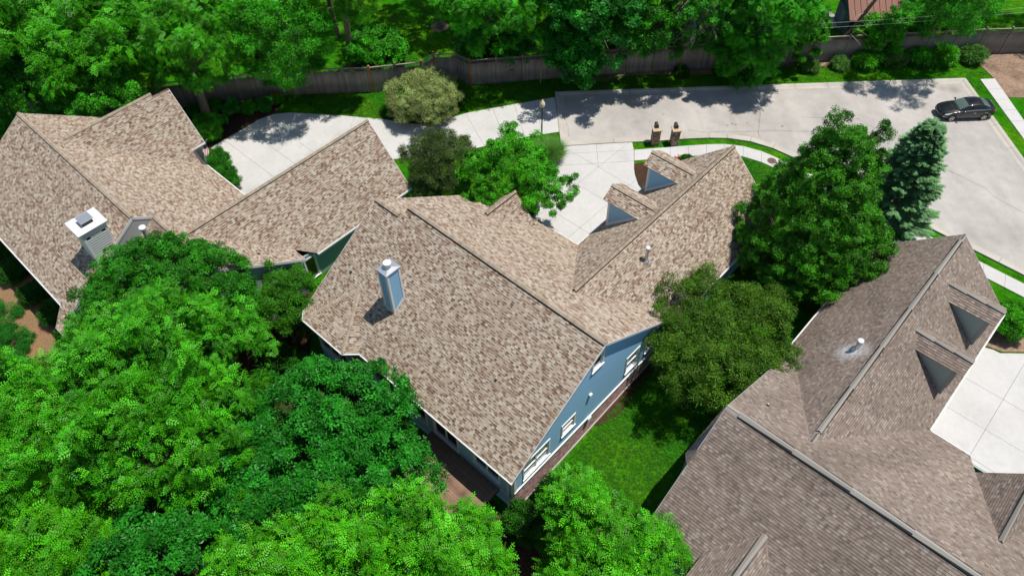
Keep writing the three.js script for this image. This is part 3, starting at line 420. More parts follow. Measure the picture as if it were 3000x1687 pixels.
  new Wall(H, [-29.7, -26.2], [xs, -26.2], y0, [[0, 3.15], [2.1, 3.15]]); new Wall(H, [xs, zl - 0.1], [xs, -28.5], y0, [[0, yr + (zl - 0.1 > zr ? -(zl - 0.1 - zr) : 0) * s - 0.15], [0.54, yr - 0.15], [8.9, yr - (zr + 28.5) * s - 0.15]]);
  new Wall(H, [xs, -28.5], [-20.75, -28.5], -0.4, [[0, 2.5], [6.85, 2.5]], { holes: [[1.2, 0.2, 2.3, 2.3]] }).window(1.2, 0.2, 2.3, 2.3, { name: 'front_door', rail: false });
  const wl = new Wall(H, [-20.75, -28.5], [-20.75, -39.85], -0.4, [[0, we + 0.1], [11.35, we + 0.1]]); for (const z of [1.2, 6.1]) wl.board('garage_door', z, 0.1, z + 4.2, 2.25, 0.02, 0.06);
  new Wall(H, [-20.75, -39.85], [gx - 0.05, -39.85], -0.4, [[0, we + 0.12], [4.05, wy - 0.2], [8.12, we + 0.12]]);
  new Wall(H, [gx - 0.05, -39.85], [gx - 0.05, g0], -1.2, [[0, we + 0.05], [11.5, we + 0.05]]);
  // gutters and rake boards
  const gy = F(0, ze).y - 0.09; bars('gutter', H, [[V(P4.x + 0.05, gy, ze + 0.05), V(xr + 0.05, gy, ze + 0.05)], [P2.clone().add(V(0, -0.09, 0.05)), P3.clone().add(V(0, -0.09, 0.05))], [P3.clone().add(V(0.05, -0.09, 0.03)), P4.clone().add(V(0.05, -0.09, 0.05))], [P1.clone().add(V(-0.04, -0.09, 0.02)), P2.clone().add(V(-0.04, -0.09, 0.03))], [V(xr + 0.05, we - 0.09, zb), V(xr + 0.05, we - 0.09, zf)], [V(-21.1, we - 0.09, zb - 0.1), V(-21.1, we - 0.09, zf)], [V(-21.1, yb - 0.09, zb - 0.05), V(xs, yb - 0.09, zb - 0.05)], [V(xs - 0.1, 3.16, -26.55), V(xl, 3.16, -26.55)]], 0.11, 0.12, M.gutter);
  bars('rake_board', H, [[F(xr + 0.014, ze).add(V(0, -0.1, 0)), F(xr + 0.014, zr).add(V(0, -0.1, 0))], [B(xr + 0.014, zr).add(V(0, -0.1, 0)), B(xr + 0.014, zb).add(V(0, -0.1, 0))], [F(xl - 0.014, ze).add(V(0, -0.1, 0)), F(xl - 0.014, zl).add(V(0, -0.1, 0))], [V(wr, wy - 0.1, zf - 0.014), V(xr, we - 0.1, zf - 0.014)], [V(wr, wy - 0.1, zf - 0.014), V(-21.05, we - 0.1, zf - 0.014)]], 0.025, 0.17, M.trim);
  // chimney chase with siding panels between white corner boards
  { const x0 = -25.02, x1 = -24.24, z0 = -16.36, z1 = -15.40, yt = 8.6; const mb = new MB(), c0 = 4.6; mb.box(x0 + 0.05, c0, z0 + 0.05, x1 - 0.05, yt, z1 - 0.05); const ch = part('chimney', mb.build(), M.blue, H);
    const face = (o, d, n, w, yl0, yl1) => { // boards between corner boards; yl0, yl1: roof height at both ends
      for (let y = 4.7; y < yt - 0.06; y += 0.2) { const b = new MB(), t0 = 0.12, t1 = w - 0.12, k = (q, yy, t) => o.clone().addScaledVector(d, q).addScaledVector(n, t).add(V(0, yy, 0)), ytp = Math.min(y + 0.2, yt - 0.05); if (ytp < Math.min(yl0, yl1) - 0.1) continue; const yq = y + 0.045, f = [k(t0, yq, 0.014), k(t1, yq, 0.014), k(t1, ytp, 0.004), k(t0, ytp, 0.004), k(t0, yq, -0.045), k(t1, yq, -0.045), k(t1, ytp, -0.045), k(t0, ytp, -0.045)]; b.quad(f[0], f[1], f[2], f[3]); b.quad(f[5], f[1], f[0], f[4]); b.quad(f[3], f[2], f[6], f[7]); part('siding_board', b.build(), M.blue, ch); }
      for (const q of [0, w - 0.12]) { const b = new MB(); b.box3(o.clone().addScaledVector(d, q).add(V(0, c0, 0)).addScaledVector(n, -0.02), d.clone().multiplyScalar(0.12), V(0, yt - c0, 0), n.clone().multiplyScalar(0.055)); part('corner_board', b.build(), M.trim, ch); }
      const b = new MB(), e = n.clone().multiplyScalar(0.05), a = o.clone().addScaledVector(d, 0.12).add(V(0, yl0, 0)), c = o.clone().addScaledVector(d, w - 0.12).add(V(0, yl1, 0)); b.box3(a.addScaledVector(n, -0.02).add(V(0, -0.1, 0)), c.clone().sub(o.clone().addScaledVector(d, 0.12).add(V(0, yl0, 0))), V(0, 0.22, 0), e); part('base_trim', b.build(), M.trim, ch); };
    const hz = (z) => F(0, z).y + 0.03; face(V(x0, 0, z1), V(1, 0, 0), V(0, 0, 1), x1 - x0, hz(z1), hz(z1)); face(V(x1, 0, z1), V(0, 0, -1), V(1, 0, 0), z1 - z0, hz(z1), hz(z0)); face(V(x1, 0, z0), V(-1, 0, 0), V(0, 0, -1), x1 - x0, hz(z0), hz(z0)); face(V(x0, 0, z0), V(0, 0, 1), V(-1, 0, 0), z1 - z0, hz(z0), hz(z1));
    const cap = new MB(), cx = (x0 + x1) / 2, cz = (z0 + z1) / 2, e = 0.07; const cs = [V(x0 - e, yt + 0.05, z0 - e), V(x0 - e, yt + 0.05, z1 + e), V(x1 + e, yt + 0.05, z1 + e), V(x1 + e, yt + 0.05, z0 - e)]; cap.box(x0 - e, yt, z0 - e, x1 + e, yt + 0.05, z1 + e); for (let i = 0; i < 4; i++) cap.tri(cs[i].clone().add(V(0, 0.001, 0)), cs[(i + 1) % 4].clone().add(V(0, 0.001, 0)), V(cx, yt + 0.12, cz)); part('chimney_cap', cap.build(), M.metal, ch);
    part('flue', lathe([[0.21, 0], [0.22, 0.12], [0.19, 0.13], [0.19, 0.2], [0.235, 0.2], [0.24, 0.40], [0.235, 0.415], [0.001, 0.42]], [cx, yt + 0.08, cz], 28), M.whiteMetal, ch); }
  pipeVent(H, [-28.51, 5.36, -15.69], 0.28, 0.045); pipeVent(H, [-16.4, 5.50, -15.92], 0.28, 0.045); pipeVent(H, [-13.68, 3.74, -28.84], 0.22, 0.045, M.metal); pipeVent(H, [-15.47, 5.44, -28.49], 1.2, 0.105, M.metal, 'flue_pipe');
}
// ---- the green-grey house at the left
{
  const H = thing('house', 'grey-green sided house at the left with tan roof and wide white louvered chimney', 'house', [-44, -1.2, -11]);
  const R = new Roof(H, TAN, 23, { capPal: TANCAP });
  const s = 2 / 3, zr = -8.42, yr = 7.89, xl = -55.35, xs = -40.05, xr = -33.3, ze = -2.45, zb = -16.5, F = (x, z) => V(x, yr - (z - zr) * s, z), B = (x, z) => V(x, yr + (z - zr) * s, z), yb = B(0, zb).y;
  const zl = -9.6, yl = B(0, zl).y, F2 = (x, z) => V(x, yl - (z - zl) * s, z), ze2 = -4.4;
  R.plane([F(xl, ze), F(xs, ze), F(xs, zr), F(xl, zr)]);
  R.plane([F2(xs, zl), F2(xr, zl), F2(xr, ze2), F2(xs, ze2)]);
  const wr = -37.65, wy = 6.7, ws = 1.1, zv = zr - (yr - wy) / s, wh = (wy - yb) / ws, zf = -25.15;
  const cx = -51.03, cy = 7.47, cs = 1.314, czs = zr - (yr - cy) / s, lowx = cx + (cy - yb) / cs;
  R.plane([B(xl, zr), B(xs, zr), B(xs, zl), B(xr, zl), B(xr, zb + 1.2), V(wr + (wy - B(0, zb + 1.2).y) / ws, B(0, zb + 1.2).y, zb + 1.2), V(wr, wy, zv), V(wr - wh, yb, zb), V(lowx, yb, zb), V(cx, cy, czs), V(cx - (cy - yb) / cs, yb, zb), B(xl, zb)]);
  const zw = zb + 1.2; R.plane([V(wr, wy, zv), V(wr, wy, zf), V(wr - wh, yb, zf), V(wr - wh, yb, zb)]);
  R.plane([V(wr, wy, zf), V(wr, wy, zv), V(wr + wh, yb, zb), V(wr + wh, yb, zf)]);
  R.cap(F(xl, zr), F(xs - 0.05, zr), V(0, -s, 1), V(0, -s, -1), { vent: 0.06 }); R.cap(F2(xs + 0.05, zl), F2(xr, zl), V(0, -s, 1), V(0, -s, -1), { vent: 0.06 });
  R.cap(V(wr, wy, zv - 0.1), V(wr, wy, zf), V(1, -ws, 0), V(-1, -ws, 0), { vent: 0.06 });
  // cross gable at the far left: tall part, then a lower ridge
  const yc2 = 7.28, xc2 = cx + (cy - yc2) / cs, ce = 3.72, cxe = cx + (cy - ce) / cs;
  R.plane([V(cx, cy, czs), V(cx, cy, -16.05), V(xc2, yc2, -16.05), V(xc2, yc2, -17.35), V(cxe, ce, -17.35), V(cxe, ce, -16.2), V(lowx, yb, zb + 0.25), V(lowx, yb, zb)]);
  R.plane([V(cx, cy, czs), V(cx, cy, -16.05), V(cx - (cy - yb) / cs, yb, -16.05), V(cx - (cy - yb) / cs, yb, zb)]); R.plane([V(xc2, yc2, -16.05), V(xc2, yc2, -17.35), V(xc2 - (yc2 - ce) / cs, ce, -17.35), V(xc2 - (yc2 - ce) / cs, ce, -16.05)]);
  R.cap(V(cx, cy, czs - 0.1), V(cx, cy, -16.05), V(1, -cs, 0), V(-1, -cs, 0), { vent: 0.02 });
  // small hip roof returning at the front
  R.plane([V(xs - 1.2, F(0, ze).y + 0.02, ze), V(xs + 0.2, F(0, ze).y + 0.02, ze), V(xs + 0.6, 3.2, ze + 1.1), V(xs - 0.4, 3.2, ze + 1.1)]);
  R.finish();
  const y0 = -1.9, gn = M.green, gx = xr - 0.22;
  new Wall(H, [gx, zb + 1.5], [gx, ze2 - 0.4], y0, [[0, B(0, zb + 1.5).y - 0.13], [zl - zb - 1.5, yl - 0.13], [ze2 - 0.4 - zb - 1.5, F2(0, ze2 - 0.4).y - 0.13]], { mat: gn, holes: [[2.2, 0.9, 3.4, 2.5]] }).window(2.2, 0.9, 3.4, 2.5);
  { const mb = new MB(); const a = V(xs, yr - 0.13, zr), b = V(xs, B(0, zl).y - 0.13, zl), c = V(xs, F(0, ze).y - 0.13, ze + 0.0), d = V(xs, 0, ze), e = V(xs, 0, zl); mb.slab([e, d, c, a, b], V(-0.12, 0, 0)); part('gable_face', mb.build(), M.trimGrey, H); }
  bars('rake_board', H, [[F(xs + 0.014, ze).add(V(0, -0.1, 0)), F(xs + 0.014, zr).add(V(0, -0.1, 0))], [B(xs + 0.014, zr).add(V(0, -0.1, 0)), B(xs + 0.014, zl).add(V(0, -0.1, 0))], [B(xr + 0.014, zl).add(V(0, -0.1, 0)), B(xr + 0.014, zb + 1.2).add(V(0, -0.1, 0))], [F2(xr + 0.014, zl).add(V(0, -0.1, 0)), F2(xr + 0.014, ze2).add(V(0, -0.1, 0))], [F(xl - 0.014, ze).add(V(0, -0.1, 0)), F(xl - 0.014, zr).add(V(0, -0.1, 0))], [B(xl - 0.014, zr).add(V(0, -0.1, 0)), B(xl - 0.014, zb).add(V(0, -0.1, 0))], [V(wr, wy - 0.1, zf - 0.014), V(wr + wh, yb - 0.1, zf - 0.014)], [V(wr, wy - 0.1, zf - 0.014), V(wr - wh, yb - 0.1, zf - 0.014)], [V(xc2, yc2 - 0.1, -17.364), V(cxe, ce - 0.1, -17.364)]], 0.025, 0.18, M.trim);
  bars('gutter', H, [[F(xl, ze).add(V(0, -0.09, 0.05)), F(xs, ze).add(V(0, -0.09, 0.05))], [F2(xs, ze2).add(V(0, -0.09, 0.05)), F2(xr, ze2).add(V(0, -0.09, 0.05))], [V(wr + wh + 0.05, yb - 0.09, zb), V(wr + wh + 0.05, yb - 0.09, zf)], [V(cxe + 0.05, ce - 0.09, -16.2), V(cxe + 0.05, ce - 0.09, -17.35)], [V(lowx, yb - 0.09, zb - 0.05), V(wr - wh, yb - 0.09, zb - 0.05)]], 0.11, 0.12, M.gutter);
  new Wall(H, [wr + wh - 0.3, zf + 0.25], [wr + wh - 0.3, zb + 1.5], -0.9, [[0, yb + 0.08], [10.1, yb + 0.08]].map(([a, b]) => [a ? zb + 1.5 - zf - 0.25 : 0, b]), { mat: gn, each: true, holes: [[8.55, 0.3, 9.35, 2.2]] }).window(8.55, 0.3, 9.35, 2.2, { rail: false });
  new Wall(H, [wr - wh + 0.3, zf + 0.25], [wr + wh - 0.3, zf + 0.25], -0.4, [[0, yb + 0.1], [wh - 0.3, wy - 0.2], [2 * wh - 0.6, yb + 0.1]], { mat: gn });
  new Wall(H, [wr - wh + 0.3, zb + 0.3], [wr - wh + 0.3, zf + 0.25], -0.4, [[0, yb], [-0.0001, yb]].map(([a, b], i) => [i ? zb - zf + 0.05 : 0, b]), { mat: gn });
  new Wall(H, [lowx - 0.3, zb + 0.35], [wr - wh + 0.3, zb + 0.35], -0.4, [[0, yb - 0.1], [wr - wh - lowx + 0.6, yb - 0.1]], { mat: gn });
  new Wall(H, [cxe - 0.35, -17.1], [cxe - 0.35, -14], -0.4, [[0, ce], [3.1, ce]], { mat: gn }); new Wall(H, [xc2 - 2.4, -17.1], [cxe - 0.35, -17.1], -0.4, [[0, ce], [2.4, yc2 - 0.25], [2.4 + cxe - 0.35 - xc2, ce]], { mat: gn });
  new Wall(H, [xl + 0.3, ze - 0.4], [xl + 0.3, zb + 0.3], y0, [[0, F(0, ze - 0.4).y - 0.13], [ze - 0.4 - zr, yr - 0.13], [ze - 0.7 - zb, B(0, zb + 0.3).y - 0.13]], { mat: gn });
  new Wall(H, [xs, ze - 0.4], [xl + 0.3, ze - 0.4], y0, [[0, F(0, ze).y - 0.1], [xs - xl - 0.3, F(0, ze).y - 0.1]], { mat: gn }); new Wall(H, [gx, ze2 - 0.4], [xs, ze2 - 0.4], y0, [[0, F2(0, ze2).y - 0.1], [gx - xs, F2(0, ze2).y - 0.1]], { mat: gn });
  // wide chimney chase with a louvered face
  { const x0 = -41.75, x1 = -40.35, z0 = -7.0, z1 = -5.42, yt = 8.35, c0 = 4.9, mb = new MB(); mb.box(x0, c0, z0, x1, yt, z1); const ch = part('chimney', mb.build(), M.paleSiding, H); { const lb = new MB(); lb.box(x1 + 0.001, 5.2, z0 + 0.172, x1 + 0.004, yt - 0.345, z1 - 0.172); part('louver_backing', lb.build(), M.interior, ch); }
    for (let k = 0, y = yt - 0.36; y > 5.3; k++, y -= 0.17) { const in0 = k === 0 ? 0.42 : 0.174, b = new MB(); b.slab([V(x1 + 0.046, y - 0.125, z1 - in0), V(x1 + 0.046, y - 0.125, z0 + in0), V(x1 + 0.04, y, z0 + in0), V(x1 + 0.04, y, z1 - in0)], V(-0.015, 0, 0)); part('louver_slat', b.build(), M.paleSiding, ch); }
    for (const [a, b] of [[z0, z0 + 0.17], [z1 - 0.17, z1]]) { const t = new MB(); t.box(x1 - 0.01, c0, a, x1 + 0.05, yt - 0.002, b); part('corner_board', t.build(), M.trim, ch); }
    const top = new MB(); top.box(x1 - 0.012, yt - 0.34, z0 + 0.172, x1 + 0.045, yt - 0.004, z1 - 0.172); part('frieze_board', top.build(), M.trim, ch);
    const cap = new MB(), e = 0.12; cap.box(x0 - e, yt, z0 - e, x1 + e, yt + 0.1, z1 + e); cap.box(x0 - e - 0.03, yt + 0.102, z0 - e - 0.03, x1 + e + 0.03, yt + 0.14, z1 + e + 0.03); part('chimney_cap', cap.build(), M.trim, ch);
    const fl = new MB(); fl.box(-41.35, yt + 0.142, -6.55, -40.75, yt + 0.4, -5.9); part('flue', fl.build(), M.black, ch); const fc = new MB(); fc.box(-41.42, yt + 0.42, -6.62, -40.68, yt + 0.5, -5.83); part('flue_cap', fc.build(), M.metal, ch); }
  pipeVent(H, [-38.6, 6.3, -8.35], 1.7, 0.16, M.metal, 'flue_pipe'); pipeVent(H, [-34.52, 4.87, -12.92], 0.25, 0.045);
}
// ---- the house at the right
{
  const H = thing('house', 'house at the right with weathered grey-brown shingle roof and two dormers over its driveway', 'house', [0, -1.2, -26]);
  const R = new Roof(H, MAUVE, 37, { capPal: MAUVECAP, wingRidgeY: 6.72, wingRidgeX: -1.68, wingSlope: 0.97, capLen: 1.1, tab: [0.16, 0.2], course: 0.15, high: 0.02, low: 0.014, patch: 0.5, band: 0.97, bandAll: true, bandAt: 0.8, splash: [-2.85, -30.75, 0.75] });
  const sb = 0.53, sf = 0.727, zr = -21.72, yr = 7.53, xl = -5.75, xr = 13, zb = -31.2, ze = -15.3, F = (x, z) => V(x, yr - (z - zr) * sf, z), B = (x, z) => V(x, yr + (z - zr) * sb, z), yb = B(0, zb).y;
  const wr = -1.68, wy = 6.72, ws = 0.97, wh = (wy - yb) / ws, zv = zr - (yr - wy) / sb, zf = -42.3;
  const zq = zr - (yr - (wy - ws * (wr - xl))) / sb;
  R.plane([F(xl, ze), F(xr, ze), F(xr, zr), F(xl, zr)]);
  const gx = 7.4, gy = 5.75, gs = 1.3, gz = zr - (yr - gy) / sb, gl = gx - (gy - 3.27) / gs, gzl = zr - (yr - 3.27) / sb, gr = gx + (gy - 3.27) / gs;
  R.plane([B(xl, zr), V(xl, wy - ws * (wr - xl), zq), V(wr, wy, zv), V(wr + wh, yb, zb), B(gl - 0.5, zb), V(gl - 0.5, B(0, zb + 0.05).y, zb + 0.05), V(gl, 3.27, gzl), V(gx, gy, gz), V(gr, 3.27, gzl), B(xr, zb), B(xr, zr)]);
  R.plane([V(wr, wy, zv), V(wr, wy, zf), V(wr - wh, yb, zf), V(wr - wh, yb, zb), V(xl, wy - ws * (wr - xl), zq)]); R.plane([V(wr, wy, zf), V(wr, wy, zv), V(wr + wh, yb, zb), V(wr + wh, yb, zf)]);
  for (const k of [-1, 1]) R.plane([V(gx, gy, gz), V(gx, gy, gzl - 0.05), V(gx + (k * (gy - 3.27)) / gs, 3.27, gzl - 0.05), V(gx + (k * (gy - 3.27)) / gs, 3.27, gzl)]);
  // front gable towards the trees
  const fx = -0.93, fy = 5.18, fzs = zr + (yr - fy) / sf, fs = 0.8, fze = -14.2, fye = F(0, -16.48).y, fo = (fy - fye) / fs;
  for (const k of [-1, 1]) R.plane([V(fx, fy, fzs), V(fx, fy, fze), V(fx + k * fo, fye, fze), V(fx + k * fo, fye, zr + (yr - fye) / sf)]);
  const cap = { len: 3.2, w: 0.2 };
  R.cap(F(xl, zr), F(xl + 0.8, zr), V(0, -sf, 1), V(0, -sb, -1), { ...cap, len: 0.8 }); R.cap(F(xl + 0.7, zr), F(xr, zr), V(0, -sf, 1), V(0, -sb, -1), { ...cap, vent: 0.1 });
  R.cap(V(wr, wy, zv - 0.1), V(wr, wy, zv - 0.8), V(1, -ws, 0), V(-1, -ws, 0), { ...cap, len: 0.7 }); R.cap(V(wr, wy, zv - 0.8), V(wr, wy, zf + 0.7), V(1, -ws, 0), V(-1, -ws, 0), { ...cap, vent: 0.08 }); R.cap(V(wr, wy, zf + 0.7), V(wr, wy, zf), V(1, -ws, 0), V(-1, -ws, 0), { ...cap, len: 0.7 });
  R.cap(V(gx, gy, gz - 0.1), V(gx, gy, gzl), V(1, -gs, 0), V(-1, -gs, 0), { ...cap, vent: 0.08 }); R.cap(V(fx, fy, fzs + 0.1), V(fx, fy, fze), V(1, -fs, 0), V(-1, -fs, 0), { ...cap, vent: 0.04 });
  const dorm = { half: 0.72, yr: 5.9, ye: 5.38, xf: 2.1, plane: (y) => wr + (wy - y) / ws, sx: 1, cheekMat: M.green, trimMat: mat(0.30, 0.31, 0.29, 0.6) };
  dormer(H, R, { ...dorm, zc: -38.78 }); dormer(H, R, { ...dorm, zc: -34.2 });
  // bump-out roof on the left gable
  const bo = [V(xl - 0.02, 5.9, -22.6), V(xl - 0.02, 5.9, -18.6), V(xl - 0.75, 3.6, -20.2), V(xl - 0.75, 3.6, -24.4)]; R.plane(bo);
  R.finish();
  const y0 = -1.9, gn = M.green, lx = xl + 0.12;
  new Wall(H, [lx, ze - 0.4], [lx, zb], y0, [[0, F(0, ze - 0.4).y - 0.13], [ze - 0.4 - zr, yr - 0.13], [ze - 0.4 - zb, B(0, zb).y - 0.1]], { mat: gn });
  { const mb = new MB(); mb.box(xl - 0.65, y0, -24.2, xl + 0.2, 3.55, -20.3); part('bump_out', mb.build(), gn, H); }
  new Wall(H, [xr, ze - 0.4], [lx, ze - 0.4], y0, [[0, F(0, ze).y - 0.1], [xr - lx, F(0, ze).y - 0.1]], { mat: gn });
  new Wall(H, [wr - wh + 0.3, zb], [wr - wh + 0.3, zf + 0.25], -0.6, [[0, yb + 0.08], [zb - zf - 0.25, yb + 0.08]], { mat: gn });
  new Wall(H, [wr - wh + 0.3, zf + 0.25], [wr + wh - 0.3, zf + 0.25], -0.4, [[0, yb + 0.1], [wh - 0.3, wy - 0.2], [2 * wh - 0.6, yb + 0.1]], { mat: gn });
  const wg = new Wall(H, [wr + wh - 0.3, zf + 0.25], [wr + wh - 0.3, zb + 0.3], -0.4, [[0, yb + 0.08], [zb - zf + 0.05, yb + 0.08]], { mat: gn }); for (const q of [1.2, 6]) wg.board('garage_door', q, 0.1, q + 4, 2.2, 0.03, 0.07);
  new Wall(H, [wr + wh - 0.3, zb + 0.3], [xr, zb + 0.3], -0.4, [[0, yb - 0.1], [xr - wr - wh + 0.3, yb - 0.1]], { mat: gn }); new Wall(H, [xr, zb + 0.3], [xr, ze - 0.4], y0, [[0, B(0, zb + 0.3).y - 0.13], [zr - zb - 0.3, yr - 0.13], [ze - 0.7 - zb, F(0, ze - 0.4).y - 0.13]], { mat: gn });
  bars('gutter', H, [[V(wr + wh + 0.05, yb - 0.09, zb), V(wr + wh + 0.05, yb - 0.09, zf)], [V(wr - wh - 0.05, yb - 0.09, zb), V(wr - wh - 0.05, yb - 0.09, zf)], [B(wr + wh, zb).add(V(0, -0.09, -0.05)), B(gl - 0.5, zb).add(V(0, -0.09, -0.05))], [F(xl, ze).add(V(0, -0.09, 0.05)), F(xr, ze).add(V(0, -0.09, 0.05))]], 0.11, 0.12, M.gutter);
  bars('rake_board', H, [[F(xl - 0.014, ze).add(V(0, -0.1, 0)), F(xl - 0.014, zr).add(V(0, -0.1, 0))], [B(xl - 0.014, zr).add(V(0, -0.1, 0)), B(xl - 0.014, zq).add(V(0, -0.1, 0))], [V(wr, wy - 0.1, zf - 0.014), V(wr + wh, yb - 0.1, zf - 0.014)], [V(wr, wy - 0.1, zf - 0.014), V(wr - wh, yb - 0.1, zf - 0.014)]], 0.025, 0.17, M.trimGrey);
  pipeVent(H, [-2.72, 5.68, -30.86], 0.75, 0.13, M.metal, 'flue_pipe'); pipeVent(H, [-4.42, 6.38, -23.87], 0.2, 0.045);
}
// ---------------------------------------------------------------- deck, fence, street furniture
{
  const D = thing('deck', 'low wooden deck in front of the blue house, half under a tree crown', 'deck', [-17, -1.3, -11]);
  const x0 = -19.2, x1 = -13.65, z0 = -13.08, z1 = -8.6, y = 0.28, w = 0.14;
  const r = rngOf(3), tones = [0, 1, 2].map((i) => mapped(woodGrey, 0.9, { color: new THREE.Color(1.2 + 0.14 * i, 0.85 + 0.1 * i, 0.68 + 0.07 * i) }));
  for (let z = z0; z < z1 - w; z += w + 0.008) { const mb = new MB(); mb.box(x0, y - 0.035, z, x1 - 0.16, y + 0.003 * r(), z + w); part('deck_board', mb.build(), tones[Math.floor(r() * 3)], D); }
  const e = new MB(); e.box(x1 - 0.155, y - 0.03, z0, x1, y + 0.012, z1); part('edge_board', e.build(), tones[2], D); const rim = new MB(); rim.box(x1 - 0.05, y - 0.32, z0, x1 - 0.012, y - 0.032, z1); rim.box(x0, y - 0.32, z1 - 0.06, x1 - 0.05, y - 0.037, z1 - 0.02); part('rim_joist', rim.build(), tones[0], D);
  for (const [x, z] of [[x1 - 0.2, z1 - 0.2], [x1 - 0.2, z0 + 1], [x0 + 0.2, z1 - 0.2], [-16.4, z1 - 0.2]]) { const mb = new MB(); mb.box(x - 0.07, -1.6, z - 0.07, x + 0.07, y - 0.33, z + 0.07); part('post', mb.build(), M.deck, D); }
}
{
  const FN = thing('wooden_fence', 'long weathered board fence with picket lattice top behind the lawn strip', 'fence', [-41.6, 0, -39.3]);
  const runs = [[-66, -11.2], [-60.67, -17.36], [-52.45, -27.87], [-47.38, -32.78], [-44.6, -36.3], [-44.7, -37.87], [-43.18, -39.16], [-41.63, -39.26], [-34.09, -47.88], [-25.78, -56.94], [-18.92, -64.23], [-10.41, -73.12], [-7.12, -76.3], [0, -83.2]];
  const orange = new Set(), boards = [], woods = [M.wood, M.woodMid, M.wood, M.woodMid, M.woodLight], r = rngOf(77);
  const posts = []; for (let i = 0; i < runs.length - 1; i++) { const [a, b] = [runs[i], runs[i + 1]], L = Math.hypot(b[0] - a[0], b[1] - a[1]), n = Math.max(1, Math.round(L / 2.36)); for (let k = 0; k < n; k++) posts.push([mix(a[0], b[0], k / n), mix(a[1], b[1], k / n)]); } posts.push(runs[runs.length - 1]);
  const cedarAt = [[-56.86, -22.18], [-52.45, -27.87], [-47.38, -32.78], [-44.6, -36.3], [-44.7, -37.87], [-41.63, -39.26], [-29.4, -53.1]];
  posts.forEach(([x, z], i) => { const cedar = cedarAt.some(([a, b]) => Math.hypot(a - x, b - z) < 0.9), y = gh(x, z), mb = new MB(), q = posts[Math.min(i + 1, posts.length - 1)], p = posts[Math.max(i - 1, 0)], d = V(q[0] - p[0], 0, q[1] - p[1]).normalize(), n = V(-d.z, 0, d.x); const w = cedar ? 0.15 : 0.12; mb.box3(V(x, y - 0.2, z).addScaledVector(d, -w / 2).addScaledVector(n, -w / 2), d.clone().multiplyScalar(w), V(0, 2.92, 0), n.clone().multiplyScalar(w)); const b = new MB(); b.box3(V(x, y + 2.722, z).addScaledVector(d, -w / 2 - 0.012).addScaledVector(n, -w / 2 - 0.012), d.clone().multiplyScalar(w + 0.024), V(0, 0.05, 0), n.clone().multiplyScalar(w + 0.024));
    const o = part('fence_post', mb.build(), cedar ? M.cedar : M.wood, FN, cedar ? 'orange stained newer fence post' : undefined); part('post_cap', b.build(), cedar ? M.cedar : M.wood, o); });
  for (let i = 0; i < posts.length - 1; i++) {
    const [a, b] = [posts[i], posts[i + 1]], d = V(b[0] - a[0], 0, b[1] - a[1]), L = d.length(); d.normalize(); const n = V(-d.z, 0, d.x), ya = gh(a[0], a[1]), yb = gh(b[0], b[1]), at = (s, y, t = 0) => V(a[0], mix(ya, yb, s / L) + y, a[1]).addScaledVector(d, s).addScaledVector(n, t);
    const right = a[0] > -28, wd = right ? [M.woodPale, M.woodLight, M.woodPale, M.woodMid] : woods.slice(0, 3);
    for (let s = 0.08; s < L - 0.1; s += 0.152) { const w = Math.min(0.144, L - 0.08 - s), mb = new MB(), k = 0.006 * (r() - 0.5), top = 2.1 + 0.012 * (r() - 0.5); mb.box3(at(s, 0.05, -0.012 + k), d.clone().multiplyScalar(w), V(0, top, 0), n.clone().multiplyScalar(0.022)); boards.push({ g: mb.build(), m: wd[Math.floor(r() * wd.length)], d: at(s, 1).distanceTo(EYE) + (a[0] > -20 ? -3 : 0) }); }
    for (const [y, h, w, nm] of [[2.17, 0.06, 0.09, 'middle_rail'], [2.57, 0.055, 0.11, 'top_rail'], [0.3, 0.09, 0.04, 'back_rail'], [1.6, 0.09, 0.04, 'back_rail']]) { const mb = new MB(), t = nm === 'back_rail' ? -0.05 : 0; mb.bar(at(0.062, y, t), at(L - 0.062, y, t), w, h); part(nm, mb.build(), right ? M.woodLight : M.woodMid, FN); }
    const lat = new MB(); for (let s = 0.14; s < L - 0.1; s += 0.13) lat.box3(at(s, 2.202, -0.014), d.clone().multiplyScalar(0.034), V(0, 0.338, 0), n.clone().multiplyScalar(0.028)); part('picket_panel', lat.build(), right ? M.woodLight : M.woodMid, FN);
  }
  boards.sort((p, q) => p.d - q.d); for (const b of boards.slice(0, 300)) part('board', b.g, b.m, FN); const rest = part('far_boards', mergeGeometries(boards.slice(300).map((b) => b.g)), M.wood, FN); rest.userData.kind = 'stuff';
}
{ // lamp post
  const x = -31.7, z = -37.39, y = gh(x, z), L = thing('street_lamp', 'black lamp post with cream acorn globe beside the ornamental grass', 'lamp post', [x, y, z]);
  localPart('post', lathe([[0.001, 3.6], [0.05, 3.6], [0.055, 3.4], [0.05, 3.3], [0.06, 1.1], [0.085, 1.0], [0.09, 0.2], [0.14, 0.12], [0.15, -0.1]], [0, 0, 0], 20), M.black, L);
  localPart('globe_holder', lathe([[0.05, 3.602], [0.13, 3.66], [0.15, 3.74], [0.12, 3.76]], [0, 0, 0], 20), M.black, L);
  const gl = localPart('globe', lathe([[0.12, 3.75], [0.19, 3.84], [0.225, 3.98], [0.215, 4.10], [0.17, 4.22], [0.11, 4.31], [0.09, 4.36], [0.06, 4.42], [0.02, 4.47], [0.001, 4.48]], [0, 0, 0], 28), mat(0.72, 0.62, 0.40, 0.35), L); localPart('finial', lathe([[0.001, 4.56], [0.018, 4.53], [0.012, 4.475]], [0, 0, 0], 10), mat(0.45, 0.36, 0.2, 0.5), gl);
}
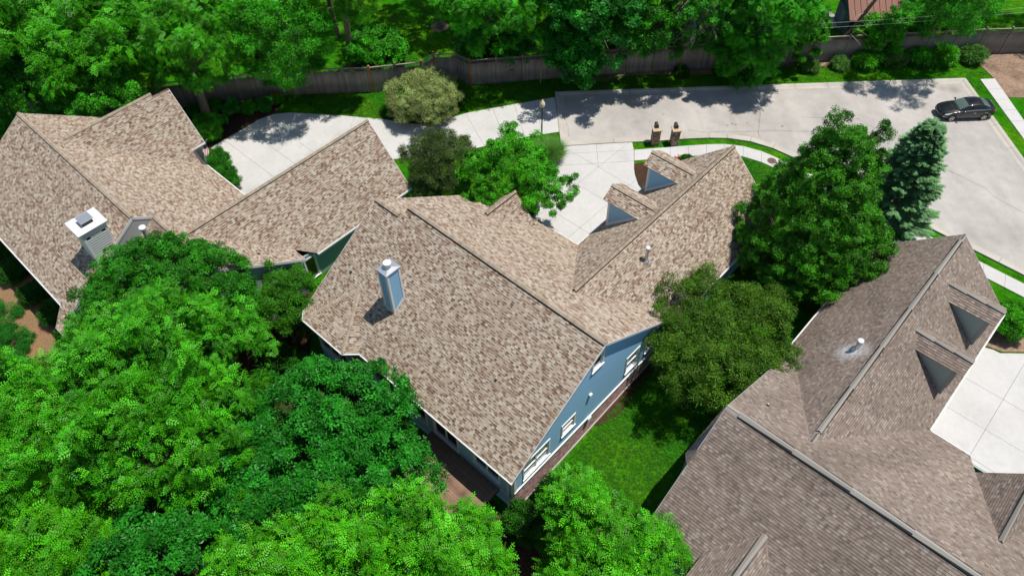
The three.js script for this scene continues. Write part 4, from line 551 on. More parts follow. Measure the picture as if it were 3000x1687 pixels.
{ // two stone mailbox pillars
  const r = rngOf(8), stoneC = [[0.24, 0.165, 0.11], [0.33, 0.235, 0.155], [0.18, 0.125, 0.09], [0.40, 0.30, 0.20], [0.28, 0.18, 0.13], [0.36, 0.30, 0.24]], stones = stoneC.map((c) => mat(c[0], c[1], c[2], 0.95)), capM = mat(0.52, 0.40, 0.27, 0.9), mortar = mat(0.24, 0.2, 0.16, 1);
  [[-24.85, -43.62, 'left'], [-23.65, -44.62, 'right']].forEach(([x, z, side]) => {
    const y = gh(x, z), P = thing('mailbox_pillar', `${side} of the two stone pillars with mailboxes at the kerb`, 'pillar', [x, y, z], 'stone mailbox pillars by the kerb'), ang = Math.PI / 4 + 0.06; const inner = new THREE.Group(); P.rotation.y = ang;
    localPart('core', new THREE.BoxGeometry(0.54, 1.5, 0.54).translate(0, 0.75, 0), mortar, P);
    for (let f = 0; f < 4; f++) { const a = (f * Math.PI) / 2; for (let yy = 0.0; yy < 1.42;) { const h = 0.1 + 0.1 * r(); let s = -0.29; while (s < 0.28) { const w = Math.min(0.1 + 0.16 * r(), 0.29 - s); if (w > 0.03) { const g = new RoundedBoxGeometry(w - 0.012, Math.min(h, 1.49 - yy) - 0.012, 0.06, 1, 0.012).translate(s + w / 2, yy + h / 2, 0.275 + 0.012 * r()).rotateY(a); localPart('stone', g, stones[Math.floor(r() * 6)], P); } s += w; } yy += h; } }
    localPart('cap', new RoundedBoxGeometry(0.74, 0.09, 0.74, 2, 0.02).translate(0, 1.548, 0), capM, P);
    const box = new THREE.CylinderGeometry(0.13, 0.13, 0.42, 18, 1, false, 0, Math.PI).rotateX(Math.PI / 2).rotateZ(Math.PI / 2).toNonIndexed(); // half round top
    const mb = localPart('mailbox', mergeGeometries([new THREE.CylinderGeometry(0.135, 0.135, 0.46, 20).rotateX(Math.PI / 2).translate(0, 1.80, -0.2).toNonIndexed(), new THREE.BoxGeometry(0.27, 0.2, 0.46).translate(0, 1.70, -0.2).toNonIndexed()]), mat(0.05, 0.075, 0.08, 0.45), P);
    localPart('mailbox_door', new THREE.BoxGeometry(0.25, 0.28, 0.02).translate(0, 1.745, -0.445), mat(0.04, 0.06, 0.065, 0.4), mb);
  });
}
{ // marker stake, manhole cover, concrete block, flag
  const x = -37.2, z = -43.58, y = gh(x, z), S = thing('marker_stake', 'thin yellow marker stake standing on the shaded grass before the fence', 'stake', [x, y, z]); localPart('rod', lathe([[0.001, 1.75], [0.035, 1.74], [0.04, -0.1]], [0, 0, 0], 10), mat(0.62, 0.5, 0.12, 0.6), S); localPart('tip', lathe([[0.001, 1.83], [0.03, 1.8], [0.03, 1.742]], [0, 0, 0], 10), mat(0.4, 0.32, 0.1, 0.6), S);
  const mx = -16.6, mz = -48.05, Mh = thing('manhole_cover', 'rust brown round manhole cover in the curved sidewalk', 'manhole cover', [mx, 0.13, mz]); localPart('rim', lathe([[0.30, 0.012], [0.36, 0.012], [0.365, -0.01]], [0, 0, 0], 32), mat(0.16, 0.10, 0.085, 0.8), Mh); localPart('lid', lathe([[0.001, 0.02], [0.28, 0.02], [0.295, 0.006]], [0, 0, 0], 32), mat(0.20, 0.105, 0.085, 0.85), Mh); for (let k = 0; k < 5; k++) localPart('rib', new THREE.BoxGeometry(0.5 - Math.abs(k - 2) * 0.1, 0.012, 0.03).translate(0, 0.026, (k - 2) * 0.1), mat(0.16, 0.09, 0.075, 0.85), Mh);
  const fx = -49.75, fz = -17.55; const cv = document.createElement('canvas'); cv.width = 380; cv.height = 200; const c = cv.getContext('2d'); for (let i = 0; i < 13; i++) { c.fillStyle = i % 2 ? '#e9e6e2' : '#a11f30'; c.fillRect(0, (i * 200) / 13, 380, 200 / 13 + 1); } c.fillStyle = '#232a4d'; c.fillRect(0, 0, 152, (200 * 7) / 13); c.fillStyle = '#efefef'; for (let j = 0; j < 9; j++) for (let i = 0; i < (j % 2 ? 5 : 6); i++) { c.beginPath(); const px = 13 + i * 25 + (j % 2 ? 12.5 : 0), py = 11 + j * 10.8; for (let k = 0; k < 10; k++) { const a = -Math.PI / 2 + (k * Math.PI) / 5, rr = k % 2 ? 1.9 : 4.6; c[k ? 'lineTo' : 'moveTo'](px + Math.cos(a) * rr, py + Math.sin(a) * rr); } c.fill(); }
  const ct = new THREE.CanvasTexture(cv); ct.colorSpace = THREE.SRGBColorSpace; const Fl = thing('flag', 'small striped flag with starred blue corner on a slanted pole by the left house', 'flag', [fx, 0.1, fz]);
  const p0 = V(-0.2, 1.6, 0.75), p1 = V(0.35, 2.75, -0.55); localPart('pole', tube([p0, p1], [0.018, 0.014], 8), mat(0.7, 0.68, 0.62, 0.5), Fl); localPart('pole_finial', lathe([[0.001, 0.035], [0.03, 0.01], [0.001, -0.03]], p1.toArray(), 10), mat(0.6, 0.45, 0.15, 0.3), Fl);
  const g = new THREE.PlaneGeometry(1, 1, 22, 12), P = g.attributes.position; for (let i = 0; i < P.count; i++) { const u = P.getX(i) + 0.5, v = 0.5 - P.getY(i); const o = p1.clone().lerp(p0, 0.05 + v * 0.58); const q = o.add(V(0.55 * u * 0.6 + 0.05 * Math.sin(u * 9 + v * 3), -1.05 * u, 0.35 * u + 0.07 * Math.sin(u * 7 + v * 5))); P.setXYZ(i, q.x, q.y, q.z); } g.computeVertexNormals(); localPart('cloth', g, new THREE.MeshStandardMaterial({ map: ct, roughness: 0.9, side: THREE.DoubleSide }), Fl);
}
{ // shed and slab beyond the fence, wires
  const S = thing('shed', 'dark blue garden shed with rusty brown metal roof beyond the fence', 'shed', [-20.1, 0, -70.9]), a = V(-0.72, 0, 0.69), b = V(0.69, 0, 0.72), C = V(-19.9, 0, -70.4), at = (i, j, y) => C.clone().addScaledVector(a, i).addScaledVector(b, j).add(V(0, y, 0));
  const w = new MB(); const hx = 2.3, hy = 1.7; for (const [p, q] of [[[-hx, -hy], [hx, -hy]], [[hx, -hy], [hx, hy]], [[hx, hy], [-hx, hy]], [[-hx, hy], [-hx, -hy]]]) w.bar(at(...p, 1.15), at(...q, 1.15), 0.1, 2.3); w.slab([at(hx - 0.02, -hy, 2.3), at(hx - 0.02, 0, 3.4), at(hx - 0.02, hy, 2.3)], a.clone().multiplyScalar(-0.1)); w.slab([at(-hx + 0.1, -hy, 2.3), at(-hx + 0.1, 0, 3.4), at(-hx + 0.1, hy, 2.3)], a.clone().multiplyScalar(-0.1)); part('wall', w.build(), mat(0.03, 0.06, 0.10, 0.8), S);
  for (const k of [-1, 1]) { const mb = new MB(), q = [at(-hx - 0.3, 0, 3.5), at(hx + 0.3, 0, 3.5), at(hx + 0.3, k * (hy + 0.35), 2.2), at(-hx - 0.3, k * (hy + 0.35), 2.2)]; mb.slab(k < 0 ? q : q.reverse(), V(0, -0.06, 0)); const rf = part('roof', mb.build(), mat(0.26, 0.12, 0.085, 0.75), S); for (let i = 0; i <= 9; i++) { const t = -hx - 0.28 + ((2 * hx + 0.56) * i) / 9, rb = new MB(); rb.bar(at(t, k * 0.02, 3.53), at(t, k * (hy + 0.35), 2.225), 0.035, 0.04); part('seam', rb.build(), mat(0.21, 0.1, 0.07, 0.75), rf); } }
  const dr = new MB(); dr.box3(at(hx + 0.051, -0.5, 0.1), b.clone().multiplyScalar(1), V(0, 1.95, 0), a.clone().multiplyScalar(0.03)); part('door', dr.build(), mat(0.05, 0.09, 0.13, 0.7), S);
  const PT = thing('patio_slab', 'pale irregular concrete pad on the grass left of the shed beyond the fence', 'patio', [-23, 0.07, -69]); const pp = [[-24.6, -68.2], [-23.6, -67.2], [-22.0, -68.4], [-21.4, -69.6], [-21.9, -70.2], [-23.6, -70.9], [-24.8, -70.2]]; part('slab', prism(pp, -0.05, 0.17).build(), mat(0.36, 0.32, 0.28, 0.95), PT);
  for (const [p, q, sag, lab] of [[[-24, 5.6, -55.5], [-5, 6.2, -76], 0.35, 'upper of the two thin wires strung above the board fence'], [[-24, 4.9, -56], [-5, 5.5, -76.5], 0.3, 'lower of the two thin wires strung above the board fence']]) { const pts = []; for (let i = 0; i <= 24; i++) { const t = i / 24; pts.push(V(mix(p[0], q[0], t), mix(p[1], q[1], t) - sag * 4 * t * (1 - t), mix(p[2], q[2], t))); } const Wr = thing('overhead_wire', lab, 'wire', p, 'wires above the fence'); part('cable', tube(pts, pts.map(() => 0.009), 6), mat(0.45, 0.43, 0.42, 0.6), Wr); }
}
// ---------------------------------------------------------------- parked car
{
  const C = thing('parked_car', 'black sedan parked at the closed end of the street by the kerb', 'car', [-7.74, 0.1, -63.8]); C.rotation.y = (-135 * Math.PI) / 180;
  const cr = (T, x) => { let i = 1; while (i < T.length - 1 && T[i][0] > x) i++; const p1 = T[i - 1], p2 = T[i], p0 = T[Math.max(0, i - 2)], p3 = T[Math.min(T.length - 1, i + 1)], h = p2[0] - p1[0], t = clamp((x - p1[0]) / h), m1 = p1 === p0 ? (p2[1] - p1[1]) : ((p2[1] - p0[1]) / (p2[0] - p0[0])) * h, m2 = p3 === p2 ? (p2[1] - p1[1]) : ((p3[1] - p1[1]) / (p3[0] - p1[0])) * h, t2 = t * t, t3 = t2 * t; return (2 * t3 - 3 * t2 + 1) * p1[1] + (t3 - 2 * t2 + t) * m1 + (-2 * t3 + 3 * t2) * p2[1] + (t3 - t2) * m2; };
  const top = [[2.26, 0.6], [2.12, 0.72], [1.8, 0.82], [1.3, 0.93], [0.95, 0.99], [0.55, 1.2], [0.15, 1.37], [-0.3, 1.435], [-0.75, 1.42], [-1.15, 1.34], [-1.5, 1.2], [-1.8, 1.09], [-2.1, 1.06], [-2.22, 1.0], [-2.27, 0.9]];
  const belt = [[2.26, 0.56], [2.12, 0.66], [1.8, 0.75], [1.3, 0.84], [0.9, 0.88], [0, 0.93], [-1.2, 0.99], [-1.8, 1.02], [-2.1, 1.0], [-2.22, 0.95], [-2.27, 0.86]];
  const wid = [[2.26, 0.5], [2.18, 0.66], [2.0, 0.79], [1.7, 0.855], [1.2, 0.885], [0, 0.89], [-1.4, 0.89], [-1.9, 0.85], [-2.15, 0.77], [-2.27, 0.66]];
  const wtop = [[2.26, 0.3], [1.9, 0.55], [1.2, 0.62], [0.9, 0.64], [0.3, 0.585], [-0.3, 0.56], [-1.0, 0.55], [-1.5, 0.55], [-1.85, 0.58], [-2.27, 0.5]];
  const S = (x, j) => { const w = cr(wid, x), b = cr(belt, x), t = Math.max(cr(top, x), b + 0.02), wt = Math.min(cr(wtop, x), w - 0.17), yb = 0.2 + 0.1 * Math.pow(Math.abs(x) / 2.27, 6), K = [[0, yb], [w - 0.14, yb], [w - 0.03, yb + 0.1], [w - 0.004, 0.5], [w, b - 0.16], [w - 0.035, b - 0.03], [w - 0.10, b + 0.008], [w - 0.14, b + 0.02], [wt + 0.05, t - 0.075], [wt - 0.02, t - 0.03], [wt * 0.55, t - 0.006], [0, t]]; const i = Math.min(K.length - 2, Math.floor(j)), f = j - i; return V(x, mix(K[i][1], K[i + 1][1], f), mix(K[i][0], K[i + 1][0], f)); };
  const NJ = 11, xs = []; for (let i = 0; i <= 46; i++) { const t = i / 46; xs.push(2.26 - 4.53 * (0.5 - 0.5 * Math.cos(Math.PI * t) * (0.35) - 0.325 * (1 - 2 * t))); } xs[0] = 2.26; xs[46] = -2.27;
  const pos = [], idx = [], row = 2 * NJ; for (const x of xs) { for (let j = 0; j < NJ; j++) { const p = S(x, j); pos.push(p.x, p.y, p.z); } for (let j = NJ; j > 0; j--) { const p = S(x, j); pos.push(p.x, p.y, -p.z); } }
  for (let i = 0; i < xs.length - 1; i++) for (let k = 0; k < row; k++) { const a = i * row + k, b = i * row + ((k + 1) % row), c = a + row, d = b + row; idx.push(a, b, d, a, d, c); }
  const cap = (i, f) => { const c = pos.length / 3; pos.push(xs[i] + (f ? -0.01 : 0.02), 0.5, 0); for (let k = 0; k < row; k++) { const a = i * row + k, b = i * row + ((k + 1) % row); f ? idx.push(c, a, b) : idx.push(c, b, a); } }; cap(0, 0); cap(xs.length - 1, 1);
  let g = new THREE.BufferGeometry(); g.setAttribute('position', new THREE.Float32BufferAttribute(pos, 3)); g.setIndex(idx); g.computeVertexNormals(); g.setAttribute('uv', new THREE.Float32BufferAttribute(new Float32Array((pos.length / 3) * 2), 2));
  const paint = new THREE.MeshPhysicalMaterial({ color: new THREE.Color().setRGB(0.012, 0.012, 0.016), roughness: 0.35, metalness: 0.3, clearcoat: 1, clearcoatRoughness: 0.08 }), chrome = mat(0.7, 0.7, 0.72, 0.2, { metalness: 0.9 }), tint = mat(0.012, 0.015, 0.018, 0.05), glassF = mat(0.10, 0.15, 0.14, 0.08);
  let body = new Brush(g); body.updateMatrixWorld(); const ev = new Evaluator(); ev.attributes = ['position', 'normal', 'uv'];
  for (const x of [1.35, -1.35]) for (const k of [-1, 1]) { const cut = new Brush(new THREE.CylinderGeometry(0.375, 0.375, 0.36, 32).rotateX(Math.PI / 2)); cut.position.set(x, 0.31, k * 0.8); cut.updateMatrixWorld(); body = ev.evaluate(body, cut, SUBTRACTION); }
  const B = localPart('body', body.geometry, paint, C); B.geometry.clearGroups();
  const patch = (x0, x1, j0, j1, off, nx = 10, nj = 4, sgn = 1) => { const P = [], I = []; for (let a = 0; a <= nx; a++) for (let b = 0; b <= nj; b++) { const x = mix(typeof x0 === 'function' ? x0(b / nj) : x0, typeof x1 === 'function' ? x1(b / nj) : x1, a / nx), j = mix(j0, j1, b / nj), e = 0.01, p = S(x, clamp(j, 0, NJ)), du = S(x + e, j).sub(S(x - e, j)), dv = S(x, Math.min(j + 0.05, NJ)).sub(S(x, j - 0.05)), n = dv.cross(du).normalize(); if (n.dot(V(0, 0.4, p.z)) < 0) n.negate(); p.addScaledVector(n, off); P.push(p.x, p.y, p.z * sgn); } for (let a = 0; a < nx; a++) for (let b = 0; b < nj; b++) { const i = a * (nj + 1) + b, q = i + nj + 1; sgn > 0 ? I.push(i, i + 1, q + 1, i, q + 1, q) : I.push(i, q + 1, i + 1, i, q, q + 1); } const o = new THREE.BufferGeometry(); o.setAttribute('position', new THREE.Float32BufferAttribute(P, 3)); o.setIndex(I); o.computeVertexNormals(); return o; };
  const both = (...a) => mergeGeometries([patch(...a, 1), patch(...a, -1)]);
  localPart('windshield', both(0.84, 0.2, 8.9, 11, 0.008, 8, 6), glassF, C); localPart('rear_window', both(-1.1, -1.72, 9, 11, 0.008, 8, 6), glassF, C);
  localPart('wiper_cowl', both(0.95, 0.86, 8.6, 11, 0.006, 3, 6), M.rubber, C);
  for (const k of [1, -1]) { localPart('side_window', patch((t) => mix(0.72, 0.34, t), (t) => mix(-0.42, -0.42, t), 7.15, 7.92, 0.007, 10, 4, k), tint, C); localPart('side_window', patch((t) => mix(-0.5, -0.5, t), (t) => mix(-1.45, -1.05, t), 7.15, 7.92, 0.007, 10, 4, k), tint, C); localPart('window_trim', patch(0.8, -1.5, 7.02, 7.1, 0.009, 14, 1, k), chrome, C);
    localPart('headlight', patch((t) => mix(2.06, 1.95, t), (t) => mix(1.72, 1.42, t), 4.55, 5.6, 0.006, 8, 3, k), mat(0.75, 0.76, 0.78, 0.12), C); localPart('fog_light', patch(2.1, 1.98, 2.5, 2.9, 0.006, 4, 2, k), mat(0.7, 0.7, 0.7, 0.2), C); localPart('taillight', patch(-1.92, -2.2, 4.5, 5.7, 0.006, 6, 3, k), mat(0.45, 0.02, 0.015, 0.2), C);
    for (const x of [-0.38, -1.32]) { const m = new RoundedBoxGeometry(0.2, 0.03, 0.03, 2, 0.012).translate(x, 0.8, k * 0.9); localPart('door_handle', m, chrome, C); }
    const mir = new THREE.SphereGeometry(0.11, 16, 10).scale(0.75, 0.62, 1.05).translate(0.58, 0.97, k * 0.98); const mm = localPart('side_mirror', mir, paint, C); localPart('mirror_arm', new THREE.BoxGeometry(0.06, 0.04, 0.14).translate(0.6, 0.93, k * 0.87), M.black, mm);
    for (const x of [0.78, -0.46]) { const sl = patch(x + 0.006, x - 0.006, 2.2, 6.4, 0.003, 1, 8, k); localPart('door_seam', sl, M.black, C); }
    for (const x of [1.35, -1.35]) { const w = new THREE.Group(); w.name = 'wheel'; w.position.set(x, 0.315, k * 0.79); C.add(w); localPart('tyre', new THREE.LatheGeometry([[0.2, -0.1], [0.29, -0.105], [0.315, -0.08], [0.32, 0], [0.315, 0.08], [0.29, 0.105], [0.2, 0.1]].map(([a, b]) => new THREE.Vector2(a, b)), 36).rotateX(Math.PI / 2), M.rubber, w);
      const rim = localPart('rim', mergeGeometries([new THREE.TorusGeometry(0.2, 0.016, 8, 36).translate(0, 0, k * 0.09), ...[0, 1, 2, 3, 4].flatMap((i) => [-0.11, 0.11].map((o) => new THREE.BoxGeometry(0.19, 0.034, 0.03).translate(0.105, 0, k * 0.085).rotateZ((i * Math.PI * 2) / 5 + o))), new THREE.CylinderGeometry(0.05, 0.05, 0.04, 20).rotateX(Math.PI / 2).translate(0, 0, k * 0.085)].map((q) => q.toNonIndexed())), chrome, w); localPart('hub', new THREE.CylinderGeometry(0.19, 0.19, 0.06, 28).rotateX(Math.PI / 2), M.black, w); } }
  localPart('sunroof', both(0.0, -0.55, 10.1, 11, 0.006, 4, 3), mat(0.008, 0.008, 0.01, 0.1), C); localPart('grille', new RoundedBoxGeometry(0.06, 0.16, 0.8, 2, 0.02).translate(2.235, 0.42, 0), M.black, C); localPart('badge', new THREE.CylinderGeometry(0.045, 0.045, 0.02, 20).scale(1, 1, 1.5).rotateZ(1.2).translate(2.19, 0.68, 0), chrome, C); localPart('licence_plate', new THREE.BoxGeometry(0.02, 0.12, 0.3).translate(-2.285, 0.75, 0), mat(0.7, 0.7, 0.72, 0.5), C);
  localPart('antenna', tube([V(-1.15, 1.35, 0), V(-1.32, 1.5, 0)], [0.012, 0.006], 6), M.black, C);
}
// ---------------------------------------------------------------- trees and shrubs
const leafTri = (out, o, dir, nrm, len, w, fold = 0.25) => { const s = dir.clone().cross(nrm).normalize(), tip = o.clone().addScaledVector(dir, len), m = o.clone().addScaledVector(dir, len * 0.45), a = m.clone().addScaledVector(s, w / 2).addScaledVector(nrm, w * fold), b = m.clone().addScaledVector(s, -w / 2).addScaledVector(nrm, w * fold); out.tri(o, tip, a); out.tri(o, b, tip); };
function sprigPinnate() { const mb = new MB(), n = 4; for (let i = 0; i < n; i++) { const t = (i + 0.6) / n, x = 0.42 * t, y = -0.16 * t * t; for (const k of [-1, 1]) leafTri(mb, V(x, y, 0), V(0.5, -0.28, k).normalize(), V(0.1, 1, -k * 0.2).normalize(), 0.19 * (1.1 - 0.35 * t), 0.075, 0.12); } leafTri(mb, V(0.42, -0.16, 0), V(1, -0.6, 0).normalize(), V(0.5, 1, 0).normalize(), 0.14, 0.055, 0.1); return mb.build(); }
function sprigBroad(seed, size = 0.17) { const mb = new MB(), r = rngOf(seed); for (let i = 0; i < 6; i++) { const a = (i / 6) * 6.283 + r() * 0.7, el = -0.25 + 0.5 * r(), d = V(Math.cos(a), el, Math.sin(a)).normalize(), o = d.clone().multiplyScalar(0.03 + 0.05 * r()).add(V(0, 0.06 * r(), 0)); leafTri(mb, o, d, V(-d.x * el + (r() - 0.5) * 0.5, 1, -d.z * el + (r() - 0.5) * 0.5).normalize(), size * (0.75 + 0.5 * r()), size * 0.55, 0.18); } return mb.build(); }
function sprigSmall(seed, size = 0.085) { const mb = new MB(), r = rngOf(seed); for (let i = 0; i < 10; i++) { const d = V(r() - 0.5, r() * 0.5 - 0.15, r() - 0.5).normalize(), o = V((r() - 0.5) * 0.3, (r() - 0.5) * 0.14, (r() - 0.5) * 0.3); leafTri(mb, o, d, V((r() - 0.5) * 0.9, 1, (r() - 0.5) * 0.9).normalize(), size * (0.7 + 0.6 * r()), size * 0.55, 0.15); } return mb.build(); }
function sprigNeedle() { const mb = new MB(), r = rngOf(4); for (let i = 0; i < 18; i++) { const t = i / 18, k = i % 2 ? 1 : -1, o = V(0.34 * t, -0.05 * t, 0), d = V(0.8, 0.25 * (r() - 0.3), k * (0.5 + 0.4 * r())).normalize(); leafTri(mb, o, d, V(0, 1, 0), 0.13 * (1.1 - 0.5 * t), 0.026, 0); } return mb.build(); }
function sprigBlade() { const mb = new MB(), r = rngOf(6); for (let i = 0; i < 7; i++) { const a = r() * 6.28, d = V(0.35 * Math.cos(a), 1, 0.35 * Math.sin(a)).normalize(), o = V((r() - 0.5) * 0.1, 0, (r() - 0.5) * 0.1), m = o.clone().addScaledVector(d, 0.3), e = m.clone().add(V(0.16 * Math.cos(a), 0.08, 0.16 * Math.sin(a))), s = V(-Math.sin(a), 0, Math.cos(a)).multiplyScalar(0.013); mb.quad(o.clone().sub(s), o.clone().add(s), m.clone().add(s), m.clone().sub(s)); mb.tri(m.clone().sub(s), m.clone().add(s), e); } return mb.build(); }
const SPRIG = { pinnate: sprigPinnate(), broad: sprigBroad(2, 0.19), maple: sprigBroad(9, 0.16), small: sprigSmall(3), tiny: sprigSmall(13, 0.065), needle: sprigNeedle(), blade: sprigBlade() };
const leafMat = (r, g, b, rough = 0.42, tr = 0.1) => new THREE.MeshPhysicalMaterial({ color: new THREE.Color().setRGB(r, g, b), roughness: rough, specularIntensity: 0.4, transmission: tr, thickness: 0, side: THREE.DoubleSide });
const LEAF = {
  bright: leafMat(0.052, 0.315, 0.006), lime: leafMat(0.066, 0.36, 0.006), mid: leafMat(0.026, 0.20, 0.006), deep: leafMat(0.02, 0.12, 0.005), broad: leafMat(0.020, 0.215, 0.012, 0.4), pear: leafMat(0.044, 0.22, 0.006, 0.4),
  olive: leafMat(0.066, 0.175, 0.010), sage: leafMat(0.27, 0.36, 0.11), bronze: leafMat(0.068, 0.125, 0.026), spruce: leafMat(0.13, 0.29, 0.105, 0.7, 0.12), reed: leafMat(0.09, 0.25, 0.035, 0.7), ivy: leafMat(0.026, 0.22, 0.018, 0.45), far: leafMat(0.040, 0.30, 0.006),
};
const PROFILE = { round: (t) => Math.sqrt(Math.max(0, 1 - (2 * t - 1) ** 2)), dome: (t) => Math.sqrt(Math.max(0, 1 - Math.pow(Math.max(0, (t - 0.25) / 0.75), 2))) * (t < 0.25 ? 0.72 + 1.1 * t : 1), egg: (t) => Math.pow(Math.max(0, 1 - t), 0.62) * (t < 0.22 ? 0.62 + 2.6 * t : 1.19) * 0.95, cone: (t) => Math.pow(1 - t, 0.85) * (t < 0.08 ? 0.5 + 6 * t : 1), flat: (t) => Math.pow(Math.max(0, 1 - Math.pow(Math.abs(2 * t - 0.9) / 1.1, 3)), 0.5) };
const Q = new THREE.Quaternion(), MX = new THREE.Matrix4(), SC = new THREE.Vector3();
// foliage as real leaf sprigs gathered in clumps; all positions relative to the plant's base
function foliage(parent, seed, { c, R, y0, y1, shape = 'round', clumps = 110, per = 60, rc = 0.12, sprig = 'broad', leaf = 'mid', size = 1, up = 0.55, lobes = 0.25, inner = 0.55, rz = 1, droop = 0, name = 'crown', vary = 0.8, top = 0.62 }) {
  const r = rngOf(seed), prof = PROFILE[shape], mesh = new THREE.InstancedMesh(SPRIG[sprig], LEAF[leaf], clumps * per), h = y1 - y0; let n = 0; const col = new THREE.Color(), centres = [], sd = seed * 0.37;
  const topAt = (q) => { let t = 1; while (t > 0.05 && prof(t) < q) t -= 0.02; return t; };
  for (let i = 0; i < clumps; i++) {
    const a = r() * Math.PI * 2; let t, rad, f;
    if (r() < top) { rad = Math.sqrt(r()) * 0.97; t = topAt(rad); f = 1 - 0.35 * r() * r(); t *= f; } else { let pr; do { t = r(); pr = prof(t); } while (r() > 0.15 + pr); f = inner + (1 - inner) * Math.sqrt(r()); rad = pr * f; }
    const n3 = fbm(Math.cos(a) * 2.6 * (0.25 + rad) + sd, Math.sin(a) * 2.6 * (0.25 + rad) + t * 3.3 + 5, 2) - 0.5, stray = r() < 0.08 ? 0.03 + 0.09 * r() : 0, lob = 1 + lobes * 3.4 * n3 + stray, x = Math.cos(a) * rad * R * (0.45 + 0.55 * lob), z = Math.sin(a) * rad * R * rz * (0.45 + 0.55 * lob);
    const p = V(c[0] + x, y0 + h * t * (1 + (lob - 1) * 0.6), c[1] + z), O = V(Math.cos(a) * rad, (t - 0.3) * 1.2, Math.sin(a) * rad * rz).normalize(), rr = R * rc * (0.6 + 0.9 * r()), tone = 0.6 + 0.8 * r(); centres.push(p);
    for (let k = 0; k < per; k++) {
      const d = V(r() - 0.5, r() - 0.5, r() - 0.5).normalize().addScaledVector(O, 0.45).normalize(), q = p.clone().add(V(d.x, d.y * 0.6 - droop * (d.x * d.x + d.z * d.z), d.z).multiplyScalar(rr * (0.3 + 0.7 * Math.sqrt(r()))));
      const N = V(0, up * 0.75, 0).addScaledVector(d, 0.45).add(V((r() - 0.5) * 1.7, (r() - 0.5) * 0.7, (r() - 0.5) * 1.7)).normalize(), T = d.clone().add(V((r() - 0.5) * 0.9, -0.1, (r() - 0.5) * 0.9)); T.addScaledVector(N, -T.dot(N)).normalize(); const S = T.clone().cross(N), sz = size * (0.7 + 0.6 * r()); MX.makeBasis(T.multiplyScalar(sz), N.multiplyScalar(sz), S.multiplyScalar(sz)).setPosition(q); mesh.setMatrixAt(n, MX);
      const v = tone * (1 - vary / 2 + vary * r()), yel = 1 + 0.5 * (r() - 0.4); mesh.setColorAt(n, col.setRGB(v * yel, v, v * (0.8 + 0.4 * r()))); n++;
    }
  }
  mesh.count = n; mesh.name = name; mesh.userData.kind = 'stuff'; shade(mesh); parent.add(mesh); return centres;
}
function bole(parent, seed, h, rad, centres, { m = M.bark, lean = [0, 0], limbs = 9, start = 0.35 } = {}) {
  const r = rngOf(seed + 99), pts = [], rs = []; for (let i = 0; i <= 7; i++) { const t = i / 7; pts.push(V(lean[0] * t * t + 0.12 * (r() - 0.5) * t, -0.3 + (h + 0.3) * t, lean[1] * t * t + 0.12 * (r() - 0.5) * t)); rs.push(rad * (1.25 - 0.25 * Math.min(1, t * 8)) * (1 - 0.72 * t)); }
  const g = [tube(pts, rs, 10)]; for (let i = 0; i < limbs && centres.length; i++) { const q = centres[Math.floor(r() * centres.length)], t = start + (0.95 - start) * r(), b = pts[Math.floor(t * 7)], mid = b.clone().lerp(q, 0.5).add(V(0, 0.12 * b.distanceTo(q), 0)), k = rad * 0.42 * (1 - 0.6 * t); g.push(tube([b, mid, q], [k, k * 0.65, k * 0.25], 6)); }
  const o = mergeGeometries(g); return localPart('trunk', o, m, parent);
}
function tree(name, label, category, seed, base, spec, trunk = {}, group) {
  const y = gh(base[0], base[1]), T = thing(name, label, category, [base[0], y, base[1]], group), c = spec.at ? [spec.at[0] - base[0], spec.at[1] - base[1]] : [0, 0];
  const layers = spec.layers ?? [spec]; let cs = []; for (const [i, l] of layers.entries()) cs = cs.concat(foliage(T, seed + i * 31, { ...spec, ...l, c: l.at ? [l.at[0] - base[0], l.at[1] - base[1]] : c, y0: (l.y0 ?? spec.y0) - y, y1: (l.y1 ?? spec.y1) - y }));
  if (trunk.rad !== 0) bole(T, seed, (spec.y0 - y) + (spec.y1 - spec.y0) * (trunk.up ?? 0.75), trunk.rad ?? 0.16, cs, { ...trunk, lean: c });
  return T;
}
// foreground trees below the houses
tree('broadleaf_tree', 'dense round dark green tree beside the wide white chimney of the left house', 'tree', 101, [-31.6, -7.0], { at: [-33.8, -6.0], R: 4.9, y0: 2.6, y1: 10.1, shape: 'dome', clumps: 475, per: 55, rc: 0.095, sprig: 'maple', leaf: 'mid', size: 0.76, lobes: 0.2, inner: 0.62 });
tree('walnut_tree', 'large bright yellow-green feathery tree at the left below the dark round tree', 'tree', 102, [-28.0, -2.4], { at: [-28.6, -2.6], R: 5.7, y0: 3.2, y1: 11.3, shape: 'dome', clumps: 556, per: 32, rc: 0.083, sprig: 'pinnate', leaf: 'bright', size: 0.85, lobes: 0.3, inner: 0.5, droop: 0.25 });
tree('walnut_tree', 'bright feathery tree reaching in at the left edge beside the groundcover patch', 'tree', 103, [-32.5, 3.6], { at: [-31.7, 4.0], R: 4.3, y0: 2.8, y1: 11.0, shape: 'dome', clumps: 353, per: 32, rc: 0.096, sprig: 'pinnate', leaf: 'bright', size: 0.85, lobes: 0.3, droop: 0.25 });
tree('magnolia_tree', 'wide glossy deep green tree hiding the front of the blue house', 'tree', 104, [-20.2, -5.0], { layers: [{}, { R: 5.0, y0: 0.6, y1: 5.6, clumps: 190, inner: 0.2, top: 0.4 }], at: [-20.8, -6.2], R: 6.1, y0: 1.0, y1: 7.2, shape: 'dome', clumps: 525, per: 48, rc: 0.086, sprig: 'broad', leaf: 'broad', size: 0.80, lobes: 0.28, inner: 0.55 });
